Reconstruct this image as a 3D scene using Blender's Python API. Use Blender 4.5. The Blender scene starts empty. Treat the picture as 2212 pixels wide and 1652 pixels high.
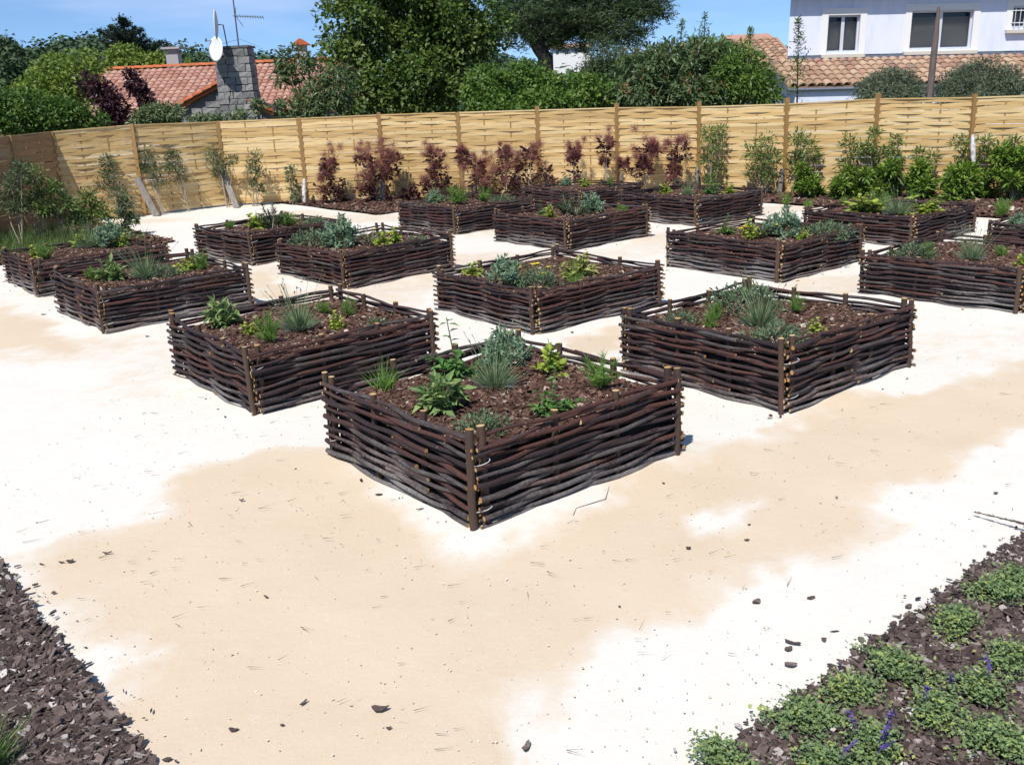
import bpy, math, random
import numpy as np
from mathutils import Vector, Matrix
R = np.random.default_rng(7)
PI = math.pi
# ------------------------------------------------------------------ camera
K = 1.25
F_PX, PITCH, ROLL, HC = 2086.2, 0.2928, -0.0461, 1.635 * K
SC = bpy.context.scene
cam = bpy.data.cameras.new('camera')
cam.sensor_width = 36.0
cam.sensor_fit = 'HORIZONTAL'
cam.lens = 36.0 * F_PX / 2212.0
cam.clip_start = 0.05
cam.clip_end = 3000
camo = bpy.data.objects.new('camera', cam)
SC.collection.objects.link(camo)
camo.matrix_world = Matrix.Translation((0, 0, HC)) @ Matrix.Rotation(PI / 2 - PITCH, 4, 'X') @ Matrix.Rotation(ROLL, 4, 'Z')
SC.camera = camo
# ------------------------------------------------------------------ sky, sun, exposure
SUN_EL, SUN_AZ = math.radians(56), math.radians(23)      # behind the camera, a little to the left
w = bpy.data.worlds.new('World')
SC.world = w
w.use_nodes = True
wn, wl = w.node_tree.nodes, w.node_tree.links
bg = wn['Background']
sky = wn.new('ShaderNodeTexSky')
sky.sky_type = 'NISHITA'
sky.sun_disc = False
sky.sun_elevation = SUN_EL
sky.sun_rotation = PI + SUN_AZ
sky.altitude = 300
sky.air_density = 0.75
sky.dust_density = 0.15
sky.ozone_density = 4.5
tc0 = wn.new('ShaderNodeTexCoord')
va = wn.new('ShaderNodeVectorMath')
va.operation = 'ADD'
va.inputs[1].default_value = (0, 0, .07)
vn = wn.new('ShaderNodeVectorMath')
vn.operation = 'NORMALIZE'
wl.new(tc0.outputs['Generated'], va.inputs[0])
wl.new(va.outputs[0], vn.inputs[0])
wl.new(vn.outputs[0], sky.inputs[0])
hs = wn.new('ShaderNodeHueSaturation')
hs.inputs['Saturation'].default_value = 1.05
wl.new(sky.outputs[0], hs.inputs['Color'])
# thin streaks of high cloud over the whole sky
tc = wn.new('ShaderNodeTexCoord')
mp = wn.new('ShaderNodeMapping')
mp.inputs['Scale'].default_value = (1.6, 1.6, 11.0)
nz = wn.new('ShaderNodeTexNoise')
nz.inputs['Scale'].default_value = 2.2
nz.inputs['Detail'].default_value = 5
rp = wn.new('ShaderNodeMapRange')
rp.inputs['From Min'].default_value = 0.5
rp.inputs['From Max'].default_value = 0.8
rp.inputs['To Max'].default_value = 0.4
mx = wn.new('ShaderNodeMix')
mx.data_type = 'RGBA'
mx.inputs['B'].default_value = (6.2, 6.6, 8.6, 1)
wl.new(tc.outputs['Generated'], mp.inputs[0])
wl.new(mp.outputs[0], nz.inputs['Vector'])
wl.new(nz.outputs[0], rp.inputs['Value'])
wl.new(rp.outputs[0], mx.inputs['Factor'])
wl.new(hs.outputs[0], mx.inputs['A'])
wl.new(mx.outputs['Result'], bg.inputs[0])
bg.inputs[1].default_value = 0.125
sun = bpy.data.lights.new('sun', 'SUN')
sun.energy = 4.6
sun.angle = math.radians(0.5)
sun.color = (1.0, 0.955, 0.88)
suno = bpy.data.objects.new('sun', sun)
SC.collection.objects.link(suno)
sd = Vector((-math.sin(SUN_AZ) * math.cos(SUN_EL), -math.cos(SUN_AZ) * math.cos(SUN_EL), math.sin(SUN_EL)))
suno.rotation_euler = (-sd).to_track_quat('-Z', 'Y').to_euler()
suno.location = (0, 0, 40)
SC.view_settings.view_transform = 'Standard'
SC.view_settings.look = 'None'
SC.view_settings.exposure = 0.3
SC.view_settings.gamma = 1.0
SC.view_settings.use_curve_mapping = False

# ------------------------------------------------------------------ surveying helpers (photo pixel, 2212 wide -> place)
_cp, _sp, _c, _s = math.cos(PITCH), math.sin(PITCH), math.cos(ROLL), math.sin(ROLL)


def ray(px, py):
    a, b = px - 1106.0, py - 826.0
    x, y = _c * a + _s * b, -_s * a + _c * b
    xc, yc = x / F_PX, -y / F_PX
    return np.array([xc, _cp + _sp * yc, -_sp + _cp * yc])


def gnd(px, py, z=0.0):
    d = ray(px, py)
    t = (z - HC) / d[2]
    return np.array([d[0] * t, d[1] * t, z])


def at(px, py, Y):
    d = ray(px, py)
    t = Y / d[1]
    return np.array([d[0] * t, Y, HC + d[2] * t])


# ------------------------------------------------------------------ mesh helpers
class MB:
    def __init__(s):
        s.V, s.F, s.n = [], [], 0        # F: (faces array n x k, mat, tint array)

    def add(s, V, F, mat=0, tint=0.5):
        V = np.asarray(V, float).reshape(-1, 3)
        F = np.asarray(F, int)
        if len(F) == 0:
            return s
        t = np.broadcast_to(np.asarray(tint, float), (len(F),))
        s.V.append(V)
        s.F.append((F + s.n, mat, t))
        s.n += len(V)
        return s

    def box(s, c, size, mat=0, rot=0.0, tint=0.5, jit=0.0):
        h = np.array(size, float) / 2
        v = np.array([[x, y, z] for z in (-1, 1) for y in (-1, 1) for x in (-1, 1)], float) * h
        if jit:
            v += R.normal(0, jit, v.shape)
        if rot:
            cr, sr = math.cos(rot), math.sin(rot)
            v = np.stack([v[:, 0] * cr - v[:, 1] * sr, v[:, 0] * sr + v[:, 1] * cr, v[:, 2]], 1)
        f = [[0, 2, 3, 1], [4, 5, 7, 6], [0, 1, 5, 4], [2, 6, 7, 3], [0, 4, 6, 2], [1, 3, 7, 5]]
        return s.add(v + np.array(c, float), f, mat, tint)

    def tube(s, P, r, sides=8, mat=0, capmat=None, tint=0.5, caps=(1, 1), wob=0.0):
        P = np.asarray(P, float)
        n = len(P)
        r = np.broadcast_to(np.asarray(r, float), (n,))
        T = np.gradient(P, axis=0)
        T /= np.linalg.norm(T, axis=1)[:, None] + 1e-12
        up = np.array([0, 0, 1.0]) if abs(T[:, 2]).mean() < 0.75 else np.array([1.0, 0, 0])
        A = np.cross(T, up)
        A /= np.linalg.norm(A, axis=1)[:, None] + 1e-12
        B = np.cross(A, T)
        th = np.arange(sides) * 2 * PI / sides
        rr = r[:, None] * (1 + wob * R.normal(0, 1, (n, sides))) if wob else np.repeat(r[:, None], sides, 1)
        V = P[:, None, :] + rr[..., None] * (np.cos(th)[None, :, None] * A[:, None, :] + np.sin(th)[None, :, None] * B[:, None, :])
        i = np.arange(n - 1)[:, None] * sides
        j = np.arange(sides)[None, :]
        k = (j + 1) % sides
        F = np.stack([i + j, i + k, i + sides + k, i + sides + j], -1).reshape(-1, 4)
        s.add(V.reshape(-1, 3), F, mat, tint)
        cm = mat if capmat is None else capmat
        for e, on in ((0, caps[0]), (n - 1, caps[1])):
            if on:
                ring = V[e]
                cen = ring.mean(0)
                idx = np.arange(sides)
                f = np.stack([np.full(sides, sides), (idx + 1) % sides, idx], 1) if e == 0 else np.stack([np.full(sides, sides), idx, (idx + 1) % sides], 1)
                s.add(np.vstack([ring, cen]), f, cm, tint)
        return s

    def leaves(s, P, D, N, L, W, mat=0, tint=0.5, curl=0.15, fold=0.12):
        """five-point folded leaves"""
        P, D, N = (np.asarray(a, float) for a in (P, D, N))
        n = len(P)
        D = D / (np.linalg.norm(D, axis=1)[:, None] + 1e-9)
        S = np.cross(D, N)
        S /= np.linalg.norm(S, axis=1)[:, None] + 1e-9
        N = np.cross(S, D)
        L = np.broadcast_to(np.asarray(L, float), (n,))[:, None]
        W = np.broadcast_to(np.asarray(W, float), (n,))[:, None]
        b = P
        m = P + D * L * .5 - N * W * fold
        l = P + D * L * .48 + S * W * .5 + N * W * fold
        r = P + D * L * .48 - S * W * .5 + N * W * fold
        t = P + D * L - N * L * curl
        V = np.stack([b, l, m, r, t], 1).reshape(-1, 3)
        o = np.arange(n)[:, None] * 5
        F = np.concatenate([o + np.array([0, 2, 1]), o + np.array([0, 3, 2]), o + np.array([1, 2, 4]), o + np.array([2, 3, 4])], 1).reshape(-1, 3)
        t_ = np.repeat(np.broadcast_to(np.asarray(tint, float), (n,)), 4)
        return s.add(V, F, mat, t_)

    def quads(s, P, D, N, L, W, mat=0, tint=0.5):
        """diamond leaves, two triangles"""
        P, D, N = (np.asarray(a, float) for a in (P, D, N))
        n = len(P)
        D = D / (np.linalg.norm(D, axis=1)[:, None] + 1e-9)
        S = np.cross(D, N)
        S /= np.linalg.norm(S, axis=1)[:, None] + 1e-9
        N2 = np.cross(S, D)
        L = np.broadcast_to(np.asarray(L, float), (n,))[:, None]
        W = np.broadcast_to(np.asarray(W, float), (n,))[:, None]
        V = np.stack([P, P + D * L * .45 + S * W * .5 + N2 * L * .06, P + D * L, P + D * L * .45 - S * W * .5 + N2 * L * .06], 1).reshape(-1, 3)
        F = np.arange(n * 4).reshape(n, 4)
        return s.add(V, F, mat, tint)

    def strands(s, P0, P1, W, mat=0, tint=0.5):
        """thin tapering blades from P0 to P1"""
        P0, P1 = np.asarray(P0, float), np.asarray(P1, float)
        n = len(P0)
        D = P1 - P0
        S = np.cross(D, R.normal(0, 1, (n, 3)))
        S /= np.linalg.norm(S, axis=1)[:, None] + 1e-9
        W = np.broadcast_to(np.asarray(W, float), (n,))[:, None]
        V = np.stack([P0 - S * W / 2, P0 + S * W / 2, P1], 1).reshape(-1, 3)
        return s.add(V, np.arange(n * 3).reshape(n, 3), mat, tint)

    def mesh(s, name, mats, smooth=False):
        me = bpy.data.meshes.new(name)
        if not s.V:
            return me
        V = np.concatenate(s.V)
        me.vertices.add(len(V))
        me.vertices.foreach_set('co', V.ravel().astype(np.float32))
        lo = np.concatenate([f.ravel() for f, _, _ in s.F])
        ct = np.concatenate([np.full(len(f), f.shape[1]) for f, _, _ in s.F])
        st = np.concatenate([[0], np.cumsum(ct)[:-1]])
        me.loops.add(len(lo))
        me.loops.foreach_set('vertex_index', lo.astype(np.int32))
        me.polygons.add(len(ct))
        me.polygons.foreach_set('loop_start', st.astype(np.int32))
        mi = np.concatenate([np.full(len(f), m) for f, m, _ in s.F])
        me.polygons.foreach_set('material_index', mi.astype(np.int32))
        me.polygons.foreach_set('use_smooth', np.full(len(ct), bool(smooth)))
        ti = np.concatenate([t for _, _, t in s.F]).astype(np.float32)
        a = me.attributes.new('tint', 'FLOAT', 'FACE')
        a.data.foreach_set('value', ti)
        for m in (mats if isinstance(mats, (list, tuple)) else [mats]):
            me.materials.append(m)
        me.update(calc_edges=True)
        me.validate()
        return me


COL = SC.collection


def put(name, me=None, parent=None, loc=(0, 0, 0), rz=0.0, label=None, cat=None, group=None, kind=None, scale=None, rot=None):
    o = bpy.data.objects.new(name, me)
    COL.objects.link(o)
    o.parent = parent
    o.location = [float(v) for v in loc]
    o.rotation_euler = rot if rot is not None else (0, 0, float(rz))
    if scale is not None:
        o.scale = (scale,) * 3 if np.isscalar(scale) else scale
    if label: o['label'] = label
    if cat: o['category'] = cat
    if group: o['group'] = group
    if kind: o['kind'] = kind
    return o


# ------------------------------------------------------------------ materials
def base_mat(name, rough=0.8, spec=0.3):
    m = bpy.data.materials.new(name)
    m.use_nodes = True
    b = m.node_tree.nodes['Principled BSDF']
    b.inputs['Roughness'].default_value = rough
    b.inputs['Specular IOR Level'].default_value = spec
    return m, m.node_tree.nodes, m.node_tree.links, b


def ramp(n, cols, pos=None):
    r = n.new('ShaderNodeValToRGB')
    e = r.color_ramp.elements
    pos = pos or [i / (len(cols) - 1) for i in range(len(cols))]
    while len(e) < len(cols):
        e.new(0.5)
    for k, (p, c) in enumerate(zip(pos, cols)):
        e[k].position = p
        e[k].color = (*c, 1)
    return r


def noise(n, l, scale, detail=4, rough=0.6, coord='Object', mapscale=None):
    t = n.new('ShaderNodeTexCoord')
    x = n.new('ShaderNodeTexNoise')
    x.inputs['Scale'].default_value = scale
    x.inputs['Detail'].default_value = detail
    x.inputs['Roughness'].default_value = rough
    src = t.outputs[coord] if coord != 'World' else None
    if coord == 'World':
        g = n.new('ShaderNodeNewGeometry')
        src = g.outputs['Position']
    if mapscale:
        m = n.new('ShaderNodeMapping')
        m.inputs['Scale'].default_value = mapscale
        l.new(src, m.inputs[0])
        src = m.outputs[0]
    l.new(src, x.inputs['Vector'])
    return x


def bump(n, l, b, src, strength=0.4, dist=0.02):
    u = n.new('ShaderNodeBump')
    u.inputs['Strength'].default_value = strength
    u.inputs['Distance'].default_value = dist
    l.new(src, u.inputs['Height'])
    l.new(u.outputs[0], b.inputs['Normal'])
    return u


def math_node(n, l, op, a, b):
    m = n.new('ShaderNodeMath')
    m.operation = op
    m.use_clamp = False
    for k, v in enumerate((a, b)):
        if hasattr(v, 'is_linked'):
            l.new(v, m.inputs[k])
        else:
            m.inputs[k].default_value = v
    return m.outputs[0]


def mixcol(n, l, fac, a, b):
    m = n.new('ShaderNodeMix')
    m.data_type = 'RGBA'
    for key, v in (('Factor', fac), ('A', a), ('B', b)):
        if hasattr(v, 'is_linked'):
            l.new(v, m.inputs[key])
        else:
            m.inputs[key].default_value = v if key == 'Factor' else (*v, 1)
    return m.outputs['Result']


def plain(name, cols, scale=8, rough=0.8, spec=0.3, bmp=0.3, coord='Object', bscale=None, mapscale=None):
    m, n, l, b = base_mat(name, rough, spec)
    x = noise(n, l, scale, 5, coord=coord, mapscale=mapscale)
    r = ramp(n, cols, None if len(cols) == 2 else None)
    mr = n.new('ShaderNodeMapRange')
    mr.inputs['From Min'].default_value = 0.3
    mr.inputs['From Max'].default_value = 0.7
    l.new(x.outputs[0], mr.inputs['Value'])
    l.new(mr.outputs[0], r.inputs[0])
    l.new(r.outputs[0], b.inputs['Base Color'])
    if bmp:
        y = noise(n, l, bscale or scale * 4, 6, coord=coord, mapscale=mapscale)
        bump(n, l, b, y.outputs[0], bmp)
    return m


def tinted(name, cols, pos=None, rough=0.6, spec=0.3, trans=0.0, objrand=0.0, bmp=0):
    """colour runs along the 'tint' attribute of each leaf, chip or tile"""
    m, n, l, b = base_mat(name, rough, spec)
    a = n.new('ShaderNodeAttribute')
    a.attribute_name = 'tint'
    f = a.outputs['Fac']
    if objrand:
        oi = n.new('ShaderNodeObjectInfo')
        f = math_node(n, l, 'ADD', f, math_node(n, l, 'MULTIPLY', math_node(n, l, 'SUBTRACT', oi.outputs['Random'], 0.5), objrand))
    r = ramp(n, cols, pos)
    l.new(f, r.inputs[0])
    l.new(r.outputs[0], b.inputs['Base Color'])
    if bmp:
        y = noise(n, l, 60, 4)
        bump(n, l, b, y.outputs[0], bmp)
        y2 = noise(n, l, 140, 5, .7)
        dk = ramp(n, [(.45, .42, .4), (1.25, 1.2, 1.15)], [.3, .72])
        l.new(y2.outputs[0], dk.inputs[0])
        mm_ = n.new('ShaderNodeMix')
        mm_.data_type = 'RGBA'
        mm_.blend_type = 'MULTIPLY'
        mm_.inputs['Factor'].default_value = .8
        l.new(r.outputs[0], mm_.inputs['A'])
        l.new(dk.outputs[0], mm_.inputs['B'])
        l.new(mm_.outputs['Result'], b.inputs['Base Color'])
    if trans:
        t = n.new('ShaderNodeBsdfTranslucent')
        g = n.new('ShaderNodeGamma')
        g.inputs[1].default_value = 0.9
        l.new(r.outputs[0], g.inputs[0])
        l.new(g.outputs[0], t.inputs[0])
        s = n.new('ShaderNodeMixShader')
        s.inputs[0].default_value = trans
        l.new(b.outputs[0], s.inputs[1])
        l.new(t.outputs[0], s.inputs[2])
        l.new(s.outputs[0], n['Material Output'].inputs[0])
    return m


def leafmat(name, a, b, c, rough=0.5, trans=0.3, spec=0.35):
    return tinted(name, [a, b, c], rough=rough, trans=trans, spec=spec)


M = {}
# dark stripped rods: colour varies rod by rod, lime dust clings low down
m, n, l, b = base_mat('rod_bark', 0.66, 0.3)
oi = n.new('ShaderNodeObjectInfo')
r1 = ramp(n, [(.026, .017, .02), (.04, .024, .026), (.085, .033, .025), (.05, .041, .042), (.11, .10, .10)], [0, .3, .58, .75, 1])
nn = noise(n, l, 9, 5, mapscale=(1, 6, 6))
f = math_node(n, l, 'ADD', math_node(n, l, 'MULTIPLY', oi.outputs['Random'], .85), math_node(n, l, 'MULTIPLY', math_node(n, l, 'SUBTRACT', nn.outputs[0], .5), .9))
l.new(f, r1.inputs[0])
g = n.new('ShaderNodeNewGeometry')
sx = n.new('ShaderNodeSeparateXYZ')
l.new(g.outputs['Position'], sx.inputs[0])
n2 = noise(n, l, 1.3, 3, coord='World')
n3 = noise(n, l, 45, 4, coord='World')
hgt = math_node(n, l, 'ADD', math_node(n, l, 'MULTIPLY', sx.outputs[2], -4.2), math_node(n, l, 'ADD', math_node(n, l, 'MULTIPLY', n2.outputs[0], 2.7), math_node(n, l, 'MULTIPLY', n3.outputs[0], 1.0)))
mr = n.new('ShaderNodeMapRange')
mr.inputs['From Min'].default_value = 1.15
mr.inputs['From Max'].default_value = 2.0
mr.inputs['To Max'].default_value = 0.6
l.new(hgt, mr.inputs['Value'])
n4 = noise(n, l, 55, 6, .7, mapscale=(1, 2.5, 2.5))
fl = ramp(n, [(.55, .5, .5), (1, 1, 1), (1.9, 1.7, 1.6)], [.3, .52, .78])
l.new(n4.outputs[0], fl.inputs[0])
mbk = n.new('ShaderNodeMix')
mbk.data_type = 'RGBA'
mbk.blend_type = 'MULTIPLY'
mbk.inputs['Factor'].default_value = 1.0
l.new(r1.outputs[0], mbk.inputs['A'])
l.new(fl.outputs[0], mbk.inputs['B'])
vor = n.new('ShaderNodeTexVoronoi')              # pale scars where side shoots were cut
vor.inputs['Scale'].default_value = 16
tco = n.new('ShaderNodeTexCoord')
l.new(tco.outputs['Object'], vor.inputs['Vector'])
sc1 = ramp(n, [(1, 1, 1), (0, 0, 0)], [.06, .13])
l.new(vor.outputs['Distance'], sc1.inputs[0])
barkc = mixcol(n, l, math_node(n, l, 'MULTIPLY', sc1.outputs[0], .5), mbk.outputs['Result'], (.2, .13, .085))
l.new(mixcol(n, l, mr.outputs[0], barkc, (.34, .32, .31)), b.inputs['Base Color'])
bump(n, l, b, n4.outputs[0], .9, .006)
M['rod'] = m
m, n, l, b = base_mat('cut_wood_end', 0.75, .2)
oi = n.new('ShaderNodeObjectInfo')
r1 = ramp(n, [(.46, .31, .14), (.40, .2, .055), (.52, .4, .22), (.36, .16, .045)])
nn = noise(n, l, 40, 3)
l.new(math_node(n, l, 'ADD', math_node(n, l, 'MULTIPLY', oi.outputs['Random'], .8), math_node(n, l, 'MULTIPLY', nn.outputs[0], .25)), r1.inputs[0])
l.new(r1.outputs[0], b.inputs['Base Color'])
M['cut'] = m
m, n, l, b = base_mat('post_bark', 0.75, .25)
oi = n.new('ShaderNodeObjectInfo')
r1 = ramp(n, [(.035, .023, .021), (.06, .038, .031), (.085, .052, .036), (.055, .047, .043)])
nn = noise(n, l, 14, 5, mapscale=(4, 4, 1))
l.new(math_node(n, l, 'ADD', math_node(n, l, 'MULTIPLY', oi.outputs['Random'], .5), math_node(n, l, 'MULTIPLY', nn.outputs[0], .6)), r1.inputs[0])
l.new(r1.outputs[0], b.inputs['Base Color'])
bump(n, l, b, nn.outputs[0], .5, .01)
M['post'] = m
M['liner'] = plain('black_membrane', [(.012, .012, .013), (.02, .02, .021)], 20, .6)
M['wire'] = plain('galvanised_wire', [(.45, .46, .48), (.6, .6, .62)], 30, .35, .5)
M['soil'] = plain('dark_soil', [(.04, .024, .018), (.07, .043, .032)], 12, .95, .1, .6)
M['chip'] = tinted('bark_chip', [(.04, .021, .016), (.085, .045, .033), (.13, .07, .052), (.2, .125, .095), (.3, .235, .19), (.6, .56, .5)], [0, .35, .6, .82, .93, 1], .85, .25, bmp=.3)
M['oldchip'] = tinted('weathered_bark_chip', [(.034, .025, .025), (.075, .056, .052), (.125, .096, .088), (.19, .15, .135), (.3, .275, .27), (.64, .62, .6)], [0, .35, .6, .8, .93, 1], .85, .25, bmp=.3)
# fence slats
def slatmat(name, cols, grain):
    m, n, l, b = base_mat(name, .7, .25)
    oi = n.new('ShaderNodeObjectInfo')
    nn = noise(n, l, 5, 5, mapscale=(1, 4, 14))
    kn = n.new('ShaderNodeTexVoronoi')
    kn.inputs['Scale'].default_value = 5.5
    tc_ = n.new('ShaderNodeTexCoord')
    vm = n.new('ShaderNodeVectorMath')
    vm.operation = 'ADD'
    cb = n.new('ShaderNodeCombineXYZ')
    l.new(math_node(n, l, 'MULTIPLY', oi.outputs['Random'], 37.), cb.inputs[0])
    l.new(tc_.outputs['Object'], vm.inputs[0])
    l.new(cb.outputs[0], vm.inputs[1])
    l.new(vm.outputs[0], kn.inputs['Vector'])
    l.new(vm.outputs[0], nn.inputs['Vector'].links[0].from_node.inputs[0])
    r = ramp(n, cols)
    l.new(math_node(n, l, 'ADD', math_node(n, l, 'MULTIPLY', oi.outputs['Random'], .7), math_node(n, l, 'MULTIPLY', math_node(n, l, 'SUBTRACT', nn.outputs[0], .32), grain)), r.inputs[0])
    kr = ramp(n, [(1, 1, 1), (0, 0, 0)], [.05, .12])
    l.new(kn.outputs['Distance'], kr.inputs[0])
    l.new(mixcol(n, l, math_node(n, l, 'MULTIPLY', kr.outputs[0], .7), r.outputs[0], (.16, .085, .035)), b.inputs['Base Color'])
    bump(n, l, b, nn.outputs[0], .25, .01)
    return m


M['slat'] = slatmat('new_pine_slat', [(.40, .25, .095), (.54, .36, .15), (.68, .52, .28), (.5, .33, .13), (.38, .27, .15)], .8)
M['slat_brown'] = slatmat('brown_slat', [(.26, .15, .07), (.35, .21, .10), (.3, .18, .085), (.42, .32, .21)], .6)  # darker and browner tones than the new pine slats
M['fpost'] = slatmat('fence_post_wood', [(.26, .155, .06), (.33, .2, .08), (.24, .14, .055)], .6)
M['stake'] = plain('grey_weathered_stake', [(.16, .14, .125), (.3, .275, .25)], 9, .85, .2, .5, mapscale=(4, 4, .7))
M['whitestake'] = plain('lime_splashed_stake', [(.2, .17, .15), (.7, .68, .66), (.8, .78, .76)], 22, .85, .2, .4)
M['stem'] = plain('pale_stem', [(.24, .2, .15), (.42, .37, .3)], 20, .8, .2, .3)
M['trunk'] = plain('dark_trunk', [(.035, .03, .026), (.08, .068, .056)], 10, .9, .15, .7, mapscale=(3, 3, .8))
M['greenstem'] = plain('green_stem', [(.08, .1, .035), (.14, .15, .06)], 20, .7)
M['render_blue'] = plain('pale_blue_render', [(.60, .635, .775), (.69, .72, .85), (.70, .73, .86)], 1.6, .9, .15, .25, bscale=60, mapscale=(2.5, 2.5, .5))
M['render_white'] = plain('off_white_render', [(.72, .71, .70), (.78, .775, .76)], 40, .9, .15, .2, bscale=300)
M['grey_trim'] = plain('slate_grey_metal', [(.12, .14, .19), (.15, .17, .22)], 10, .5, .4, 0)
M['sillstone'] = plain('sill_stone', [(.5, .47, .4), (.58, .55, .48)], 30, .85)
M['whitepvc'] = plain('white_window_frame', [(.52, .55, .6), (.56, .59, .63)], 5, .4, .4, 0)
M['blind'] = plain('grey_roller_blind', [(.17, .165, .16), (.19, .185, .18)], 200, .8, .2, 0)
m, n, l, b = base_mat('window_glass', .04, .5)
b.inputs['Base Color'].default_value = (.02, .022, .025, 1)
M['glass'] = m
m, n, l, b = base_mat('clear_pane', .03, .5)
b.inputs['Base Color'].default_value = (.9, .92, .93, 1)
b.inputs['Transmission Weight'].default_value = 1.0
b.inputs['IOR'].default_value = 1.1
M['pane'] = m
M['tile_can'] = tinted('weathered_canal_tile', [(.30, .19, .13), (.42, .29, .2), (.5, .37, .27), (.38, .22, .16), (.25, .2, .17)], None, .85, .2, 0, .9, .4)
M['tile_red'] = tinted('pink_red_roof_tile', [(.35, .17, .13), (.45, .25, .2), (.52, .33, .265), (.40, .2, .155)], None, .85, .2, 0, .8, .3)
M['tile_orange'] = tinted('orange_ridge_tile', [(.45, .12, .05), (.55, .17, .075), (.36, .12, .06)], None, .8, .2, 0, .8, .3)
m, n, l, b = base_mat('grey_basalt_stone', .9, .2)
oi = n.new('ShaderNodeObjectInfo')
nn = noise(n, l, 7, 6)
r1 = ramp(n, [(.10, .10, .105), (.17, .17, .175), (.25, .245, .24), (.33, .32, .31)])
l.new(math_node(n, l, 'ADD', math_node(n, l, 'MULTIPLY', oi.outputs['Random'], .5), math_node(n, l, 'MULTIPLY', nn.outputs[0], .6)), r1.inputs[0])
l.new(r1.outputs[0], b.inputs['Base Color'])
bump(n, l, b, nn.outputs[0], .8, .08)
M['stone'] = m
M['mortar'] = plain('dark_mortar', [(.1, .1, .1), (.15, .145, .14)], 30, .95)
M['concrete'] = plain('grey_concrete', [(.3, .3, .31), (.4, .39, .39)], 15, .9)
M['dish'] = plain('white_enamel', [(.8, .8, .81), (.82, .82, .83)], 5, .45, .4, 0)
M['darkmetal'] = plain('dark_metal', [(.06, .06, .07), (.1, .1, .11)], 20, .5, .5, 0)
M['pole'] = plain('grey_brown_pole_wood', [(.11, .085, .075), (.2, .165, .15)], 12, .85, .2, .5, mapscale=(4, 4, .5))
# leaves
LM = dict(
    sage=leafmat('sage_leaf', (.12, .2, .065), (.2, .3, .1), (.3, .38, .14), .65),
    ysage=leafmat('variegated_sage_leaf', (.16, .2, .05), (.3, .33, .09), (.45, .44, .16), .65),
    lav=leafmat('lavender_leaf', (.13, .19, .1), (.2, .28, .14), (.26, .35, .15), .7),
    lavbase=leafmat('lavender_grey_leaf', (.12, .13, .14), (.18, .2, .2), (.25, .27, .26), .7),
    fen=leafmat('fennel_leaf', (.09, .19, .03), (.15, .28, .05), (.24, .37, .075), .6),
    art=leafmat('wormwood_leaf', (.13, .21, .13), (.2, .3, .185), (.3, .4, .25), .75),
    gold=leafmat('golden_oregano_leaf', (.17, .25, .03), (.29, .38, .05), (.43, .48, .09), .55),
    mint=leafmat('mint_leaf', (.05, .14, .03), (.09, .21, .045), (.15, .29, .065), .5),
    thyme=leafmat('thyme_leaf', (.07, .12, .06), (.12, .18, .09), (.18, .25, .13), .7),
    ros=leafmat('rosemary_leaf', (.035, .07, .025), (.065, .11, .04), (.12, .17, .07), .6),
    yel=leafmat('yellow_petal', (.75, .58, .02), (.8, .65, .03), (.85, .72, .06), .6),
    vio=leafmat('violet_petal', (.09, .055, .27), (.13, .08, .34), (.2, .14, .42), .6),
    cat=leafmat('catmint_leaf', (.12, .19, .085), (.21, .3, .12), (.42, .46, .12), .65),
    smoke=leafmat('smoke_bush_leaf', (.035, .011, .016), (.06, .018, .024), (.085, .04, .04), .45),
    plume=leafmat('smoke_bush_plume', (.2, .065, .066), (.3, .115, .108), (.4, .2, .165), .9, .5),
    wisp=leafmat('photinia_leaf', (.07, .13, .03), (.12, .195, .045), (.22, .25, .075), .5),
    oley=leafmat('grey_green_shrub_leaf', (.05, .085, .04), (.085, .13, .055), (.14, .15, .075), .55),
    laur=leafmat('bright_laurel_leaf', (.055, .125, .016), (.125, .22, .028), (.29, .37, .06), .4),
    lime=leafmat('big_tree_leaf', (.04, .08, .013), (.075, .13, .02), (.17, .22, .05), .45),
    pine=leafmat('pine_needle', (.025, .048, .018), (.042, .075, .026), (.075, .11, .042), .6, .15),
    shrub=leafmat('mid_green_leaf', (.05, .11, .016), (.09, .17, .025), (.18, .25, .05), .45),
    loq=leafmat('loquat_leaf', (.05, .09, .03), (.09, .145, .05), (.2, .24, .12), .4),
    loqt=leafmat('rusty_young_leaf', (.23, .1, .04), (.3, .15, .06), (.35, .2, .09), .7),
    peach=leafmat('peach_tree_leaf', (.055, .11, .02), (.1, .18, .03), (.19, .27, .06), .45),
    olive=leafmat('olive_leaf', (.075, .1, .06), (.12, .155, .09), (.2, .235, .15), .5),
    ygr=leafmat('yellow_green_leaf', (.08, .14, .018), (.14, .21, .028), (.22, .28, .05), .5),
    bushd=leafmat('dark_bush_leaf', (.03, .075, .012), (.06, .125, .02), (.12, .19, .03), .5),
    plum=leafmat('purple_plum_leaf', (.028, .012, .018), (.05, .018, .026), (.085, .03, .038), .45),
    far=leafmat('far_tree_leaf', (.025, .05, .02), (.04, .075, .03), (.06, .1, .04), .7, .1),
    cedar=leafmat('cedar_needle', (.014, .028, .018), (.022, .042, .026), (.035, .06, .038), .7, .1),
    grass=leafmat('grass_blade', (.06, .12, .03), (.1, .17, .045), (.17, .23, .07), .5),
)
# ------------------------------------------------------------------ garden frame: u to the back right, v to the back left
YAW = 0.69
U = np.array([math.cos(YAW), math.sin(YAW)])
Vv = np.array([-math.sin(YAW), math.cos(YAW)])


def uv(u, v):
    p = (u * U + v * Vv) * K
    return p


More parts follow.
